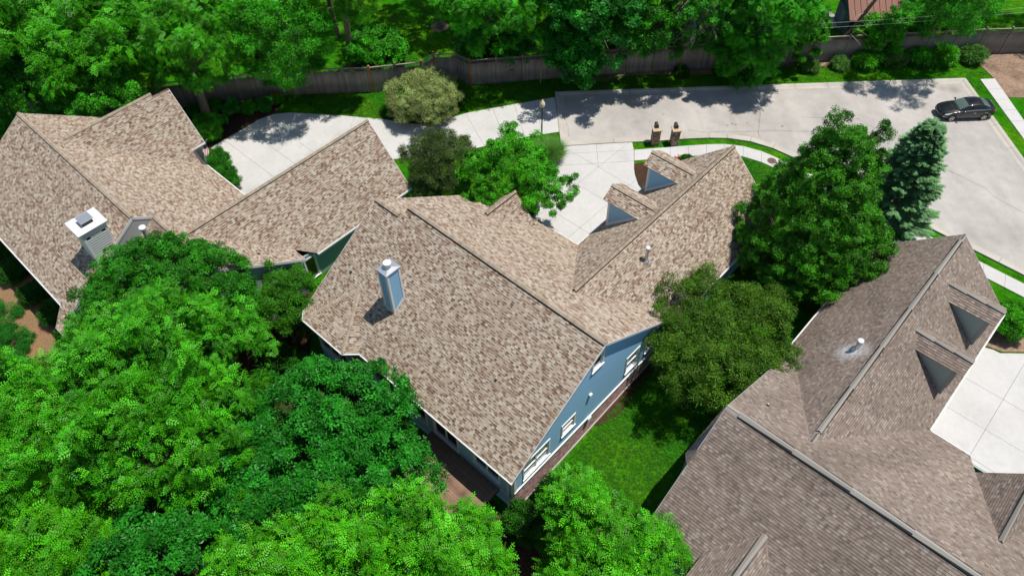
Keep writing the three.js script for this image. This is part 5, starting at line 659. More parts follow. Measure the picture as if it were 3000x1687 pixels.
tree('locust_tree', 'lime green feathery tree at the bottom centre below the deck', 'tree', 105, [-13.2, -3.3], { at: [-13.9, -3.2], R: 4.8, y0: 1.6, y1: 7.5, shape: 'dome', clumps: 421, per: 32, rc: 0.090, sprig: 'pinnate', leaf: 'lime', size: 0.85, lobes: 0.32, droop: 0.25 });
tree('locust_tree', 'smaller lime green feathery tree at the bottom edge right of the deck', 'tree', 106, [-10.0, -6.6], { at: [-10.9, -6.9], R: 2.7, y0: 2.6, y1: 8.2, shape: 'dome', clumps: 202, per: 32, rc: 0.124, sprig: 'pinnate', leaf: 'lime', size: 0.85, lobes: 0.3, droop: 0.25 });
tree('locust_tree', 'lime green feathery tree at the bottom edge left of the deck', 'tree', 107, [-18.0, -1.0], { at: [-17.7, -1.4], R: 3.6, y0: 1.6, y1: 6.7, shape: 'dome', clumps: 270, per: 32, rc: 0.104, sprig: 'pinnate', leaf: 'lime', size: 0.85, lobes: 0.3, droop: 0.2 });
tree('magnolia_tree', 'glossy large-leaved green tree at the bottom edge of the lower left corner', 'tree', 108, [-22.0, 2.6], { at: [-22.0, 2.0], R: 3.3, y0: 1.2, y1: 6.9, shape: 'dome', clumps: 187, per: 50, rc: 0.117, sprig: 'broad', leaf: 'broad', size: 0.95, lobes: 0.22 });
tree('walnut_tree', 'pale lime feathery tree filling the lower left corner', 'tree', 109, [-26.4, 6.2], { at: [-25.3, 5.9], R: 3.5, y0: 1.4, y1: 7.8, shape: 'dome', clumps: 252, per: 32, rc: 0.104, sprig: 'pinnate', leaf: 'lime', size: 0.85, lobes: 0.28, droop: 0.2 });
tree('locust_tree', 'lime green feathery tree in front of the left corner of the grey-brown roof', 'tree', 110, [-6.3, -11.6], { layers: [{ at: [-5.4, -12.6], R: 3.2, y0: 1.4, y1: 6.0, clumps: 260 }, { at: [-8.9, -13.8], R: 1.6, y0: 2.6, y1: 6.0, clumps: 70 }], R: 3.7, y0: 2.6, y1: 8.4, at: [-6.6, -12.6], shape: 'dome', per: 32, rc: 0.117, sprig: 'pinnate', leaf: 'lime', size: 0.84, lobes: 0.35, droop: 0.2 });
tree('holly_shrub', 'dark green upright shrub at the front right corner of the blue house', 'shrub', 111, [-11.35, -12.6], { R: 1.0, y0: -1.3, y1: 1.1, shape: 'round', clumps: 40, per: 80, rc: 0.3, sprig: 'small', leaf: 'deep', inner: 0.5, lobes: 0.2 }, { rad: 0.05, limbs: 3 });
tree('holly_shrub', 'taller dark green shrub beside the brick base of the blue house', 'shrub', 112, [-10.7, -15.1], { R: 1.35, y0: -1.2, y1: 2.4, shape: 'egg', clumps: 55, per: 80, rc: 0.27, sprig: 'small', leaf: 'deep', inner: 0.5, lobes: 0.2 }, { rad: 0.06, limbs: 3 });
// between the houses
tree('crabapple_tree', 'small loose green tree in the gap between the left and blue houses', 'tree', 120, [-31.7, -11.9], { at: [-31.4, -12.4], R: 2.2, y0: 0.2, y1: 4.9, shape: 'round', clumps: 110, per: 60, rc: 0.18, sprig: 'small', leaf: 'pear', lobes: 0.3, inner: 0.45 }, { rad: 0.11, up: 0.6 });
tree('crabapple_tree', 'wide round olive green tree between the blue house and the right house', 'tree', 121, [-9.2, -28.0], { R: 4.5, y0: 1.6, y1: 5.1, shape: 'flat', clumps: 420, per: 52, rc: 0.105, sprig: 'small', leaf: 'olive', size: 1.0, lobes: 0.28, inner: 0.55 }, { rad: 0.16, up: 0.5 });
tree('pear_tree', 'tall dense dark green pointed tree behind the right end of the blue garage wing', 'tree', 122, [-9.5, -38.9], { at: [-9.4, -38.7], R: 4.9, y0: 1.0, y1: 13.0, shape: 'egg', clumps: 700, per: 57, rc: 0.090, sprig: 'maple', leaf: 'pear', size: 0.72, lobes: 0.22, inner: 0.55 }, { rad: 0.2 });
{ // spruce: whorls of drooping boughs
  const x = -6.7, z = -46.3, y = gh(x, z), T = thing('spruce_tree', 'blue-green spruce behind the tall pointed dark tree', 'tree', [x, y, z]), r = rngOf(130), mesh = new THREE.InstancedMesh(SPRIG.needle, LEAF.spruce, 26000), col = new THREE.Color(), H = 10.2; let n = 0; const gs = [tube([V(0, -0.2, 0), V(0, H * 0.5, 0), V(0, H, 0)], [0.2, 0.1, 0.02], 10)];
  for (let i = 0; i < 170; i++) { const t = Math.pow(i / 170, 0.85), h = 0.7 + t * (H - 0.9), L = 2.75 * Math.pow(1 - t, 0.8) * (0.7 + 0.5 * r()) + 0.18, a = i * 2.399 + r(), D = V(Math.cos(a), 0, Math.sin(a)), up = 0.35 * t - 0.12, P = (s) => V(0, h, 0).addScaledVector(D, L * s).add(V(0, up * L * s - 0.16 * L * s * (1 - s) + 0.14 * L * s * s, 0)); gs.push(tube([P(0), P(0.5), P(1)], [0.035, 0.02, 0.008], 5));
    const m = Math.round(26 + 42 * L); for (let k = 0; k < m && n < 26000; k++) { const s = 0.15 + 0.85 * Math.sqrt(r()), sd = (r() - 0.5) * 0.75 * L * (1.05 - s), q = P(s).add(V(-D.z * sd, -0.12 * Math.abs(sd) + (r() - 0.5) * 0.12, D.x * sd)), T1 = D.clone().add(V(-D.z, 0, D.x).multiplyScalar(Math.sign(sd) * (0.3 + 0.7 * r()))).add(V(0, 0.12 + (r() - 0.5) * 0.4, 0)).normalize(), N = V((r() - 0.5) * 0.5, 1, (r() - 0.5) * 0.5); N.addScaledVector(T1, -N.dot(T1)).normalize(); const S = T1.clone().cross(N), z2 = 0.95 + 0.6 * r(); MX.makeBasis(T1.multiplyScalar(z2), N.multiplyScalar(z2), S.multiplyScalar(z2)).setPosition(q); mesh.setMatrixAt(n, MX); const v = 0.7 + 0.6 * r() + (s > 0.85 ? 0.3 : 0); mesh.setColorAt(n, col.setRGB(v, v, v * (0.9 + 0.3 * r()))); n++; } }
  mesh.count = n; mesh.name = 'crown'; mesh.userData.kind = 'stuff'; shade(mesh); T.add(mesh); localPart('trunk', mergeGeometries(gs), M.bark, T);
}
// by the driveways
tree('crabapple_tree', 'dark bronze-green tree at the end of the left garage wing', 'tree', 140, [-33.4, -27.6], { at: [-33.6, -27.9], R: 2.8, y0: 0.9, y1: 5.2, shape: 'round', clumps: 210, per: 60, rc: 0.15, sprig: 'tiny', leaf: 'bronze', size: 1.15, lobes: 0.22, inner: 0.5 }, { rad: 0.13, up: 0.6 });
tree('maple_tree', 'bright green airy tree beside the entry gable of the blue house', 'tree', 141, [-27.9, -30.4], { layers: [{ at: [-28.2, -29.6], R: 3.4, y0: 1.2, y1: 6.3, clumps: 170 }, { at: [-24.9, -30.2], R: 1.7, y0: 2.6, y1: 5.0, clumps: 40, rc: 0.2 }], at: [-27.9, -29.8], R: 3.4, y0: 1.2, y1: 7.0, shape: 'round', per: 50, rc: 0.13, sprig: 'maple', leaf: 'bright', size: 0.78, lobes: 0.45, inner: 0.4 }, { rad: 0.13, up: 0.7 });
tree('crabapple_tree', 'round pale sage green tree on a mulch bed before the fence', 'tree', 142, [-41.5, -33.4], { at: [-41.8, -33.8], R: 2.9, y0: 0.6, y1: 3.2, shape: 'flat', clumps: 230, per: 62, rc: 0.13, sprig: 'small', leaf: 'sage', size: 0.9, lobes: 0.15, inner: 0.55 }, { rad: 0.12, up: 0.5 });
// trees beyond and along the fence
const BG = 'trees beyond the fence';
tree('ash_tree', 'bright green tree with pale leaf tufts in the upper left corner', 'tree', 201, [-64, -15.5], { at: [-61.2, -14.6], R: 6.0, y0: 3.5, y1: 13, shape: 'round', clumps: 195, per: 61, rc: 0.128, sprig: 'pinnate', leaf: 'bright', size: 1.07, lobes: 0.45, inner: 0.4, droop: 0.3 }, { rad: 0.2 }, BG);
tree('maple_tree', 'shaded green tree at the left edge above the left house roof', 'tree', 202, [-65.5, -9.4], { at: [-63.6, -10.2], R: 4.2, y0: 0.8, y1: 8.4, shape: 'round', clumps: 150, per: 61, rc: 0.150, sprig: 'maple', leaf: 'mid', size: 0.98, lobes: 0.4, inner: 0.4 }, { rad: 0.15 }, BG);
tree('maple_tree', 'leafy green tree just behind the far gable of the left house', 'tree', 203, [-59.6, -15.2], { at: [-58.4, -15.4], R: 4.3, y0: 0.6, y1: 8.0, shape: 'round', clumps: 180, per: 61, rc: 0.143, sprig: 'maple', leaf: 'far', size: 0.98, lobes: 0.4, inner: 0.4 }, { rad: 0.16 }, BG);
tree('maple_tree', 'dark green tree behind the leafy tree of the left house', 'tree', 204, [-66, -20], { R: 5.5, y0: 1, y1: 11, shape: 'round', clumps: 150, per: 55, rc: 0.143, sprig: 'maple', leaf: 'mid', size: 1.07, lobes: 0.4, inner: 0.45 }, { rad: 0.2 }, BG);
tree('ash_tree', 'tall tree with a thick leaning grey trunk in the mulch bed before the fence', 'tree', 205, [-54.95, -20.9], { layers: [{ at: [-54.2, -22.1], R: 3.6, y0: 4.4, y1: 10.6, clumps: 142 }, { at: [-56.6, -20.4], R: 2.6, y0: 5.0, y1: 10.2, clumps: 60 }], R: 3.6, y0: 4.4, y1: 10.6, at: [-54.6, -21.8], shape: 'round', per: 61, rc: 0.158, sprig: 'pinnate', leaf: 'bright', size: 0.98, lobes: 0.4, inner: 0.4, droop: 0.3 }, { rad: 0.42, m: M.barkGrey, limbs: 12, start: 0.5 });
tree('birch_tree', 'fine-leaved green tree hanging over the fence left of the sage tree', 'tree', 206, [-52.2, -29.8], { layers: [{ at: [-50.4, -27.4], R: 3.8, y0: 3.6, y1: 10.6, clumps: 150 }, { at: [-51.2, -26.4], R: 2.0, y0: 2.8, y1: 6.2, clumps: 30 }], R: 4.2, y0: 4.2, y1: 11.6, at: [-49.6, -26.8], shape: 'round', per: 65, rc: 0.150, sprig: 'small', leaf: 'far', size: 1.35, lobes: 0.4, inner: 0.4 }, { rad: 0.2 }, BG);
tree('oak_tree', 'tree with a pale crooked trunk rising past the top edge behind the fence', 'tree', 207, [-51.8, -34.2], { at: [-47.2, -32.6], R: 2.4, y0: 8.4, y1: 14, shape: 'round', clumps: 60, per: 61, rc: 0.195, sprig: 'pinnate', leaf: 'bright', size: 0.98, droop: 0.3 }, { rad: 0.34, m: M.barkGrey, up: 0.9, limbs: 6, start: 0.6 }, BG);
tree('lilac_shrub', 'bright green shrub behind the fence beside the pale crooked trunk', 'shrub', 208, [-49.6, -35.6], { R: 2.4, y0: 0.1, y1: 3.4, shape: 'round', clumps: 105, per: 55, rc: 0.188, sprig: 'maple', leaf: 'far', lobes: 0.3 }, { rad: 0.06 });
tree('oak_tree', 'far tree with a bare ring of earth round its trunk near the top edge', 'tree', 209, [-50.4, -43.9], { at: [-50.2, -44.4], R: 5.0, y0: 5.0, y1: 13, shape: 'round', clumps: 135, per: 55, rc: 0.150, sprig: 'maple', leaf: 'mid', size: 0.98 }, { rad: 0.32, m: M.barkGrey }, BG);
bed('tree_ring', Array.from({ length: 16 }, (_, i) => [-50.4 + 0.9 * Math.cos(i * 0.3927), -43.9 + 0.9 * Math.sin(i * 0.3927)]), M.dirt, 0.05);
tree('elm_tree', 'vine-clad green tree behind the fence near the jog', 'tree', 210, [-42.6, -42.6], { layers: [{ at: [-40.8, -41.6], R: 4.2, y0: 4.0, y1: 11, clumps: 135 }, { R: 0.8, at: [-42.5, -42.5], y0: 0.3, y1: 4.6, clumps: 24, rc: 0.5, leaf: 'deep', sprig: 'maple' }], R: 4.2, y0: 4.0, y1: 11, at: [-41, -41.8], shape: 'round', per: 57, rc: 0.150, sprig: 'pinnate', leaf: 'far', size: 0.98, lobes: 0.45, inner: 0.35, droop: 0.3 }, { rad: 0.22 }, BG);
tree('honeysuckle_shrub', 'pale green shrub at the foot of the vine-clad tree behind the fence', 'shrub', 211, [-43.6, -42.2], { R: 1.6, y0: 0.1, y1: 2.8, shape: 'round', clumps: 75, per: 55, rc: 0.210, sprig: 'small', leaf: 'ivy', size: 1.2 }, { rad: 0.05 });
tree('honeysuckle_shrub', 'shrub filling the space behind the fence right of the vine-clad tree', 'shrub', 212, [-40.6, -43.6], { R: 1.9, y0: 0.1, y1: 3.6, shape: 'round', clumps: 82, per: 55, rc: 0.210, sprig: 'small', leaf: 'ivy', size: 1.2 }, { rad: 0.05 });
tree('sycamore_tree', 'large blue-green tree whose boughs hang over the fence above the lamp post', 'tree', 213, [-36.2, -48.8], { layers: [{ at: [-33.9, -46.2], R: 4.2, y0: 3.0, y1: 12.0, clumps: 180 }, { at: [-33.2, -44.0], R: 1.7, y0: 1.5, y1: 5.5, clumps: 51, rc: 0.3 }, { at: [-35.8, -44.8], R: 2.2, y0: 2.6, y1: 6, clumps: 54, rc: 0.26 }], R: 4.2, y0: 3, y1: 12, at: [-34.4, -46.8], shape: 'round', per: 65, rc: 0.150, sprig: 'broad', leaf: 'broad', size: 0.90, lobes: 0.45, inner: 0.4 }, { rad: 0.26 }, BG);
tree('elm_tree', 'shaded green tree behind the fence between the vine-clad and the blue-green tree', 'tree', 214, [-38.8, -47.4], { at: [-37.6, -45.6], R: 3.6, y0: 4.0, y1: 11.2, shape: 'round', clumps: 127, per: 57, rc: 0.150, sprig: 'maple', leaf: 'far', size: 0.94, lobes: 0.45, inner: 0.4 }, { rad: 0.2 }, BG);
tree('maple_tree', 'dense green tree behind the fence left of the bare branches', 'tree', 215, [-32.2, -53.2], { at: [-30.4, -51.0], R: 3.6, y0: 2.4, y1: 10.5, shape: 'round', clumps: 150, per: 61, rc: 0.150, sprig: 'maple', leaf: 'mid', size: 0.94, lobes: 0.4 }, { rad: 0.2 }, BG);
tree('willow_tree', 'yellow-green tree with drooping leaves hanging over the fence at right centre', 'tree', 216, [-25.6, -59.4], { layers: [{ at: [-23.6, -56.8], R: 3.9, y0: 3.0, y1: 10.5, clumps: 150 }, { at: [-24.2, -55.2], R: 2.2, y0: 0.9, y1: 5.0, clumps: 66, rc: 0.26 }], R: 3.9, y0: 3, y1: 10.5, at: [-24, -57.2], shape: 'round', per: 61, rc: 0.150, sprig: 'pinnate', leaf: 'far', size: 0.94, lobes: 0.4, droop: 0.5 }, { rad: 0.2 }, BG);
tree('maple_tree', 'light green rounded tree leaning over the fence left of the shed', 'tree', 217, [-22.4, -62.4], { at: [-21.6, -60.9], R: 1.7, y0: 1.0, y1: 5.0, shape: 'round', clumps: 105, per: 57, rc: 0.180, sprig: 'maple', leaf: 'bright', size: 0.90, lobes: 0.3 }, { rad: 0.12 }, BG);
tree('grapevine', 'leafy vine mound spilling over the fence below the shed', 'vine', 218, [-17.3, -66.5], { R: 1.9, y0: 0.8, y1: 3.2, shape: 'flat', rz: 0.8, clumps: 82, per: 55, rc: 0.195, sprig: 'broad', leaf: 'bright', size: 0.78, lobes: 0.4 }, { rad: 0.05 });
tree('locust_tree', 'airy tree over the fence whose shadow falls in front of the black car', 'tree', 219, [-14.2, -70.4], { layers: [{ at: [-12.8, -66.8], R: 3.5, y0: 5.0, y1: 11, clumps: 117 }, { at: [-13.0, -69.0], R: 2.2, y0: 2.4, y1: 6.5, clumps: 51, rc: 0.26 }], R: 3.5, y0: 5, y1: 11, at: [-13.2, -67.6], shape: 'round', per: 51, rc: 0.158, sprig: 'small', leaf: 'far', size: 1.2, lobes: 0.5, inner: 0.35 }, { rad: 0.17 }, BG);
tree('locust_tree', 'tree at the top right corner behind the end of the fence', 'tree', 220, [-6.6, -81], { R: 4.2, y0: 3, y1: 10, shape: 'round', clumps: 105, per: 55, rc: 0.158, sprig: 'small', leaf: 'far', size: 1.3, lobes: 0.4 }, { rad: 0.18 }, BG);
tree('elm_tree', 'tall shade tree out past the top edge above the dark grass', 'tree', 221, [-57, -36.5], { R: 6.5, y0: 7, y1: 15, shape: 'round', clumps: 135, per: 61, rc: 0.150, sprig: 'maple', leaf: 'mid', size: 1.15, lobes: 0.3 }, { rad: 0.3 }, BG);
tree('elm_tree', 'shade tree out past the top edge behind the bare-ringed trunk', 'tree', 222, [-47.5, -50.5], { R: 6.0, y0: 6.5, y1: 14, shape: 'round', clumps: 135, per: 61, rc: 0.150, sprig: 'maple', leaf: 'mid', size: 1.15, lobes: 0.3 }, { rad: 0.3 }, BG);
tree('maple_tree', 'mid green tree right of the bare branches behind the fence', 'tree', 223, [-28.2, -56.6], { at: [-27.2, -54.4], R: 3.4, y0: 3.0, y1: 10.0, shape: 'round', clumps: 130, per: 55, rc: 0.14, sprig: 'maple', leaf: 'mid', size: 0.95, lobes: 0.4 }, { rad: 0.18 }, BG);
tree('elm_tree', 'green tree near the top edge between the drooping tree and the shed', 'tree', 224, [-24.6, -64.6], { at: [-23.4, -62.6], R: 3.3, y0: 4.0, y1: 10.0, shape: 'round', clumps: 130, per: 55, rc: 0.14, sprig: 'maple', leaf: 'far', size: 0.95, lobes: 0.4 }, { rad: 0.18 }, BG);
tree('elm_tree', 'shaded tree near the top edge behind the blue-green tree', 'tree', 225, [-37.6, -54.6], { R: 4.4, y0: 2.5, y1: 10.5, shape: 'round', clumps: 150, per: 55, rc: 0.14, sprig: 'maple', leaf: 'mid', size: 1.0, lobes: 0.4 }, { rad: 0.2 }, BG);
[[-37.6, -49.4], [-35.4, -51.7], [-33.6, -54.2], [-31.2, -55.9], [-29.6, -58.4], [-27.0, -60.4], [-24.9, -62.6], [-14.9, -72.6], [-16.6, -70.4]].forEach(([x, z], i) => { const y = gh(x, z); tree('brush_shrub', `${['first', 'second', 'third', 'fourth', 'fifth', 'sixth', 'seventh', 'last', 'eighth'][i]} clump of leafy brush from the left behind the board fence`, 'shrub', 240 + i, [x, z], { R: 1.7 + 0.3 * ((i * 7) % 3), y0: y, y1: y + 2.8 + 0.4 * ((i * 5) % 3), shape: 'round', clumps: 80, per: 50, rc: 0.2, sprig: 'maple', leaf: i % 3 ? 'far' : 'ivy', size: 0.85, lobes: 0.4 }, { rad: 0.05 }, 'brush behind the fence'); });
// bare branches and a leaning dead trunk
{ const x = -30.5, z = -56, y = gh(x, z), T = thing('dead_tree', 'bare grey branches of a dead tree drooping over the fence', 'tree', [x, y, z]), r = rngOf(230), g = [tube([V(0, -0.2, 0), V(0.6, 4, 0.6), V(1.4, 8.6, 1.5)], [0.22, 0.17, 0.1], 9)]; const grow = (p, d, L, k, lv) => { const q = p.clone().addScaledVector(d, L), m = p.clone().lerp(q, 0.5).add(V((r() - 0.5) * L * 0.2, L * 0.07, (r() - 0.5) * L * 0.2)); g.push(tube([p, m, q], [k, k * 0.75, k * 0.5], 5)); if (lv > 0) for (let i = 0; i < (lv > 2 ? 4 : 3); i++) grow(p.clone().lerp(q, 0.45 + 0.55 * r()), d.clone().add(V((r() - 0.5) * 1.1, (r() - 0.62) * 0.8, (r() - 0.5) * 1.1)).normalize(), L * (0.5 + 0.22 * r()), k * 0.55, lv - 1); }; for (let i = 0; i < 6; i++) grow(V(1.0 + 0.1 * i, 6 + 0.5 * i, 1.1 + 0.1 * i), V(0.5 + (r() - 0.5) * 0.9, -0.25 + (r() - 0.5) * 0.4, 0.6 + (r() - 0.5) * 0.9).normalize(), 2.1 + r(), 0.055, 3); localPart('branches', mergeGeometries(g), mat(0.33, 0.30, 0.26, 0.95), T); }
{ const x = -19.9, z = -63.9, y = gh(x, z), T = thing('dead_tree', 'dark leaning dead tree in front of the rusty shed roof', 'tree', [x, y, z]), r = rngOf(231); localPart('trunk', tube([V(0, -0.2, 0), V(0.5, 2.2, -0.4), V(1.25, 4.6, -0.9), V(1.8, 6.6, -1.5), V(2.5, 8.4, -2.2)], [0.26, 0.21, 0.17, 0.13, 0.09], 10), M.bark, T); const g = []; for (let i = 0; i < 9; i++) { const b = V(0.6 + 0.15 * i, 2.6 + 0.5 * i, -0.5 - 0.13 * i), d = V(r() - 0.3, r() * 0.5 - 0.2, r() - 0.3).normalize(); g.push(tube([b, b.clone().addScaledVector(d, 0.8).add(V(0, 0.1, 0)), b.clone().addScaledVector(d, 1.7)], [0.03, 0.02, 0.008], 5)); } localPart('twigs', mergeGeometries(g), mat(0.4, 0.33, 0.28, 0.95), T); }
// shrubs and small plants
const shrub = (name, label, cat, seed, x, z, R, h, leaf, sprig = 'small', o = {}) => { const y = gh(x, z); tree(name, label, cat, seed, [x, z], { R, y0: y + 0.02, y1: y + h, shape: 'round', clumps: Math.round(24 + 40 * R), per: 62, rc: 0.28, sprig, leaf, inner: 0.55, lobes: 0.12, ...o }, { rad: 0.03, limbs: 2 }, o.group); };
shrub('boxwood_shrub', 'round clipped bright green shrub at the corner of the left driveway', 'shrub', 301, -52.95, -19.7, 1.15, 1.9, 'bright', 'tiny', { rc: 0.25, clumps: 112 });
{ const y = gh(-48, -16.9); tree('hedge', 'clipped green hedge along the back of the left house by the flag', 'hedge', 302, [-48.0, -17.3], { layers: [{ at: [-49.3, -18.0], R: 1.0, y0: y, y1: y + 1.5, clumps: 67 }, { at: [-47.8, -17.5], R: 1.15, y0: y, y1: y + 1.7, clumps: 82 }, { at: [-46.6, -17.2], R: 1.0, y0: y, y1: y + 1.5, clumps: 67 }], R: 1, y0: y, y1: y + 1.6, shape: 'round', per: 51, rc: 0.210, sprig: 'tiny', leaf: 'mid', inner: 0.55 }, { rad: 0.03 }); }
[[-55.6, -22.1, 0.6, 'low green shrub left of the thick grey trunk'], [-54.2, -22.9, 0.75, 'mid-sized shrub in the shaded mulch bed behind the round clipped shrub'], [-53.2, -24.0, 0.6, 'shrub at the middle of the shaded mulch bed'], [-52.6, -25.1, 0.65, 'shrub at the far right of the shaded mulch bed'], [-53.7, -21.4, 0.45, 'smallest shrub beside the round clipped shrub'], [-56.3, -20.6, 0.6, 'pale shrub by the fence left of the thick grey trunk']].forEach(([x, z, R, l], i) => shrub('bed_shrub', l, 'shrub', 310 + i, x, z, R, R * 1.5, i % 2 ? 'ivy' : 'far', 'maple', { group: 'shrubs in the shaded mulch bed', size: 0.7 }));
shrub('flowering_plant', 'orange flowering plant at the fence end of the mulch bed', 'flowers', 318, -52.6, -26.3, 0.4, 0.7, 'far', 'small');
const petals = { red: mat(0.55, 0.035, 0.03, 0.7), orange: mat(0.72, 0.13, 0.02, 0.7) };
function flowers(label, seed, x, z, R, n, m, base) { const y = gh(x, z) + base, T = thing('flower_cluster', label, 'flowers', [x, y, z]), r = rngOf(seed), mb = new MB(), st = new MB(); for (let i = 0; i < n; i++) { const a = r() * 6.28, d = R * Math.sqrt(r()), p = V(d * Math.cos(a), 0.15 * r(), d * Math.sin(a)); st.bar(V(p.x * 0.5, -base, p.z * 0.5), p, 0.012, 0.012); for (let k = 0; k < 5; k++) leafTri(mb, p, V(Math.cos(k * 1.256), 0.35, Math.sin(k * 1.256)).normalize(), V(0, 1, 0), 0.07, 0.06); } const o = localPart('petals', mb.build(), m, T); o.userData.kind = 'stuff'; localPart('stems', st.build(), LEAF.deep, T); }
flowers('orange flowers at the fence end of the mulch bed', 320, -52.55, -26.3, 0.34, 46, petals.orange, 0.72); flowers('red flowers in the mulch bed under the sage green tree', 321, -40.5, -33.9, 0.55, 40, petals.red, 0.3); flowers('red flowers along the sidewalk behind the blue garage dormer', 322, -22.1, -43.1, 0.4, 40, petals.red, 0.3);
shrub('bed_shrub', 'small dark shrub beside the red flowers by the sidewalk', 'shrub', 323, -21.6, -43.2, 0.4, 0.55, 'deep', 'small');
[[-24.25, -57.47, 0.55, 'reed'], [-20.5, -61.12, 0.5, 'reed'], [-18.6, -63.2, 0.5, 'reed'], [-17.1, -64.8, 0.8, 'lime'], [-15.4, -66.9, 0.85, 'reed'], [-13.6, -68.5, 0.85, 'far'], [-12.06, -70.1, 0.95, 'lime'], [-10.3, -72.0, 0.85, 'reed'], [-26.2, -55.4, 0.5, 'deep'], [-28.6, -52.9, 0.5, 'deep']].forEach(([x, z, R, leaf], i) => {
  const ord = ['third', 'fourth', 'fifth', 'sixth', 'seventh', 'eighth', 'ninth', 'last'][i], lab = i > 7 ? (i === 8 ? 'second low clump from the left along the bare strip before the fence' : 'leftmost low clump along the bare strip before the fence') : `${ord} clump from the left along the bare strip before the fence`; const y = gh(x, z), T = thing('ornamental_clump', lab, 'plant', [x, y, z], 'clumps along the fence'); foliage(T, 330 + i, { c: [0, 0], R: R * 0.85, y0: 0, y1: R * 1.0, shape: 'round', clumps: Math.round(26 * R + 10), per: 60, rc: 0.35, sprig: leaf === 'deep' ? 'small' : 'blade', leaf, inner: 0.35, up: 0.9, size: leaf === 'reed' ? 1.1 : 1.15, name: 'leaves' }); });
{ const x = -30.1, z = -36.4, y = gh(x, z), T = thing('ornamental_grass', 'tall arching ornamental grass clump at the foot of the lamp post', 'grass clump', [x, y, z]), r = rngOf(345), mesh = new THREE.InstancedMesh((() => { const mb = new MB(); const P = (t) => V(0.75 * t * t, 1.45 * t - 0.55 * t * t, 0); for (let i = 0; i < 5; i++) { const a = P(i / 5), b = P((i + 1) / 5), w = V(0, 0, 0.016 * (1 - i / 5)), v = V(0, 0, 0.016 * (1 - (i + 1) / 5)); mb.quad(a.clone().sub(w), a.clone().add(w), b.clone().add(v), b.clone().sub(v)); } return mb.build(); })(), LEAF.reed, 5200), col = new THREE.Color(); for (let i = 0; i < 5200; i++) { const a = r() * 6.283, d = 0.75 * Math.sqrt(r()), sc = 0.85 + 0.6 * r(); Q.setFromEuler(new THREE.Euler((r() - 0.5) * 0.3, a + (r() - 0.5) * 0.7, (r() - 0.5) * 0.35)); MX.compose(V(d * Math.cos(a), 0, -d * Math.sin(a)), Q, SC.set(sc * (0.6 + 0.7 * d), sc, sc)); mesh.setMatrixAt(i, MX); const v = 0.75 + 0.6 * r(); mesh.setColorAt(i, col.setRGB(v * (0.9 + 0.3 * r()), v, v)); } mesh.name = 'blades'; mesh.userData.kind = 'stuff'; shade(mesh); T.add(mesh); }
shrub('bed_shrub', 'shaded shrub under the small loose green tree between the left and blue houses', 'shrub', 351, -30.9, -10.4, 0.9, 1.1, 'deep'); shrub('bed_shrub', 'shaded shrub at the foot of the bay wall of the blue house', 'shrub', 352, -29.4, -11.2, 0.7, 0.9, 'mid');
shrub('rose_shrub', 'bright green shrub in the bed at the right edge beside the right driveway', 'shrub', 350, 3.3, -43.6, 1.15, 1.9, 'bright', 'maple', { size: 0.8 });
{ const T = thing('groundcover', 'mounded ivy groundcover at the left edge beside the bark chips', 'groundcover', [-47, -1.2, 1.6]); for (const [i, [x, z, R, h]] of [[-46.0, 1.6, 1.7, 0.9], [-48.4, 1.4, 1.9, 1.1], [-44.4, 3.0, 2.0, 1.0], [-47.2, 4.0, 2.6, 1.2], [-50.5, 2.8, 2.2, 1.0]].entries()) foliage(T, 360 + i, { c: [x + 47, z - 1.6], R, y0: gh(x, z) + 1.2 - 0.1, y1: gh(x, z) + 1.2 + h, shape: 'dome', clumps: 90, per: 55, rc: 0.188, sprig: 'tiny', leaf: 'ivy', name: 'leaves', lobes: 0.15 }); }
[[-54, -1.9, 0.8], [-51.5, -2.0, 0.9], [-48.5, -1.9, 0.8], [-45.5, -2.2, 0.9], [-43, -2.0, 0.8]].forEach(([x, z, R], i) => shrub('foundation_shrub', `${['first', 'second', 'third', 'fourth', 'last'][i]} shaded shrub from the left under the front eave of the left house`, 'shrub', 370 + i, x, z, R, R * 1.3, 'deep', 'small', { group: 'shaded shrubs along the left house' }));

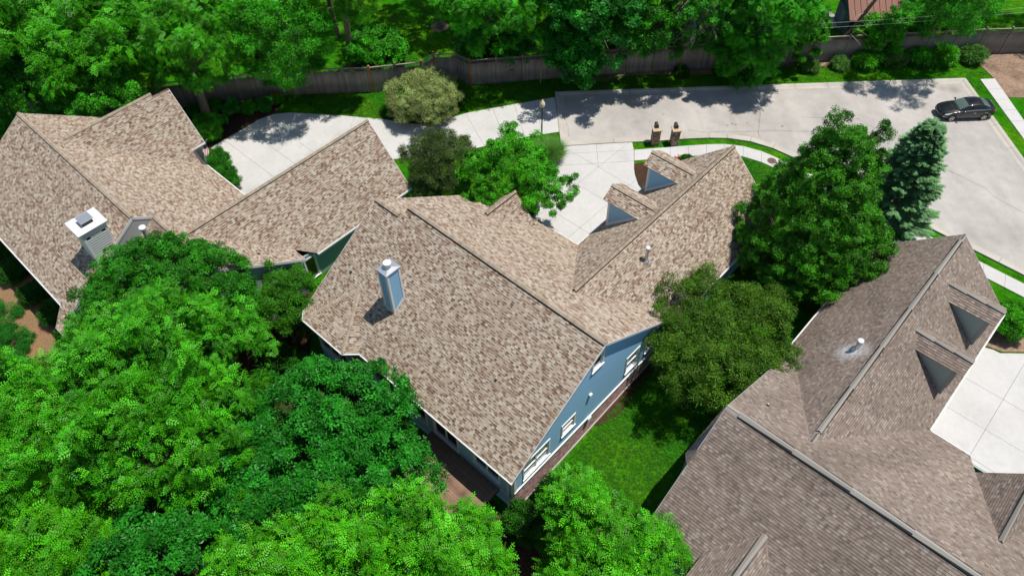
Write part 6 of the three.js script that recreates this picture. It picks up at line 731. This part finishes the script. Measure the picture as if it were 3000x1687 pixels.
// blades standing in the lawns the camera looks into
{ const areas = [[-12.2, -5.9, -30, -12.5], [-12.2, -5.2, -46, -36], [-20.5, -4, -47.5, -40.5], [-41, -30.5, -50, -38], [-52, -40, -39, -28], [-32, -8, -71, -48]], r = rngOf(400), mesh = new THREE.InstancedMesh(SPRIG.blade, leafMat(0.045, 0.23, 0.004, 0.6, 0.2), 60000), col = new THREE.Color(); let n = 0; const paved = [[[-25.7, -42], [-22.9, -45], [-20.6, -47.4], [-19.3, -48.2], [-17.6, -48.8], [-14.3, -48.9], [30, -48.5], [30, -46.9], [-15, -47.4], [-17.1, -47.3], [-18.8, -46.85], [-22.1, -43.6], [-24.7, -40.7]], [[-8.6, -69.7], [-7.5, -70.7], [3.9, -59.2], [3, -58.3]], [[-30.2, -38.4], [-26.3, -42.6], [-24.8, -40.7], [-22.4, -38.5], [-20.9, -38.3], [-20.9, -28.7], [-26.6, -30.6]], [[-51.8, -18], [-51.8, -25], [-47, -28.8], [-42.4, -31.6], [-40.3, -33.4], [-39.1, -36.2], [-34.9, -42.9], [-31.6, -39.5], [-35.4, -33.3], [-41.3, -25.5], [-41.3, -16.4]]];
  const S2 = STREET.slice(0, 17); for (let i = 0; i < 150000 && n < 60000; i++) { const A = areas[Math.floor(r() * areas.length)], x = mix(A[0], A[1], r()), z = mix(A[2], A[3], r()); if (inPoly(x, z, S2) || segDist(x, z, S2) < 0.72 || paved.some((P) => inPoly(x, z, P))) continue; const s = 0.16 + 0.2 * r(), a = r() * 6.28; MX.makeRotationY(a).scale(SC.set(s * 1.6, s, s * 1.6)).setPosition(x, gh(x, z) - 0.005, z); mesh.setMatrixAt(n, MX); const v = 0.7 + 0.6 * r(); mesh.setColorAt(n, col.setRGB(v * (0.7 + 0.9 * vnoise(x * 0.9, z * 0.9)), v, v)); n++; }
  mesh.count = n; mesh.name = 'grass'; mesh.userData = { kind: 'stuff', label: 'short green grass blades standing in the lawns', category: 'grass' }; shade(mesh); scene.add(mesh); }
renderer.render(scene, camera);
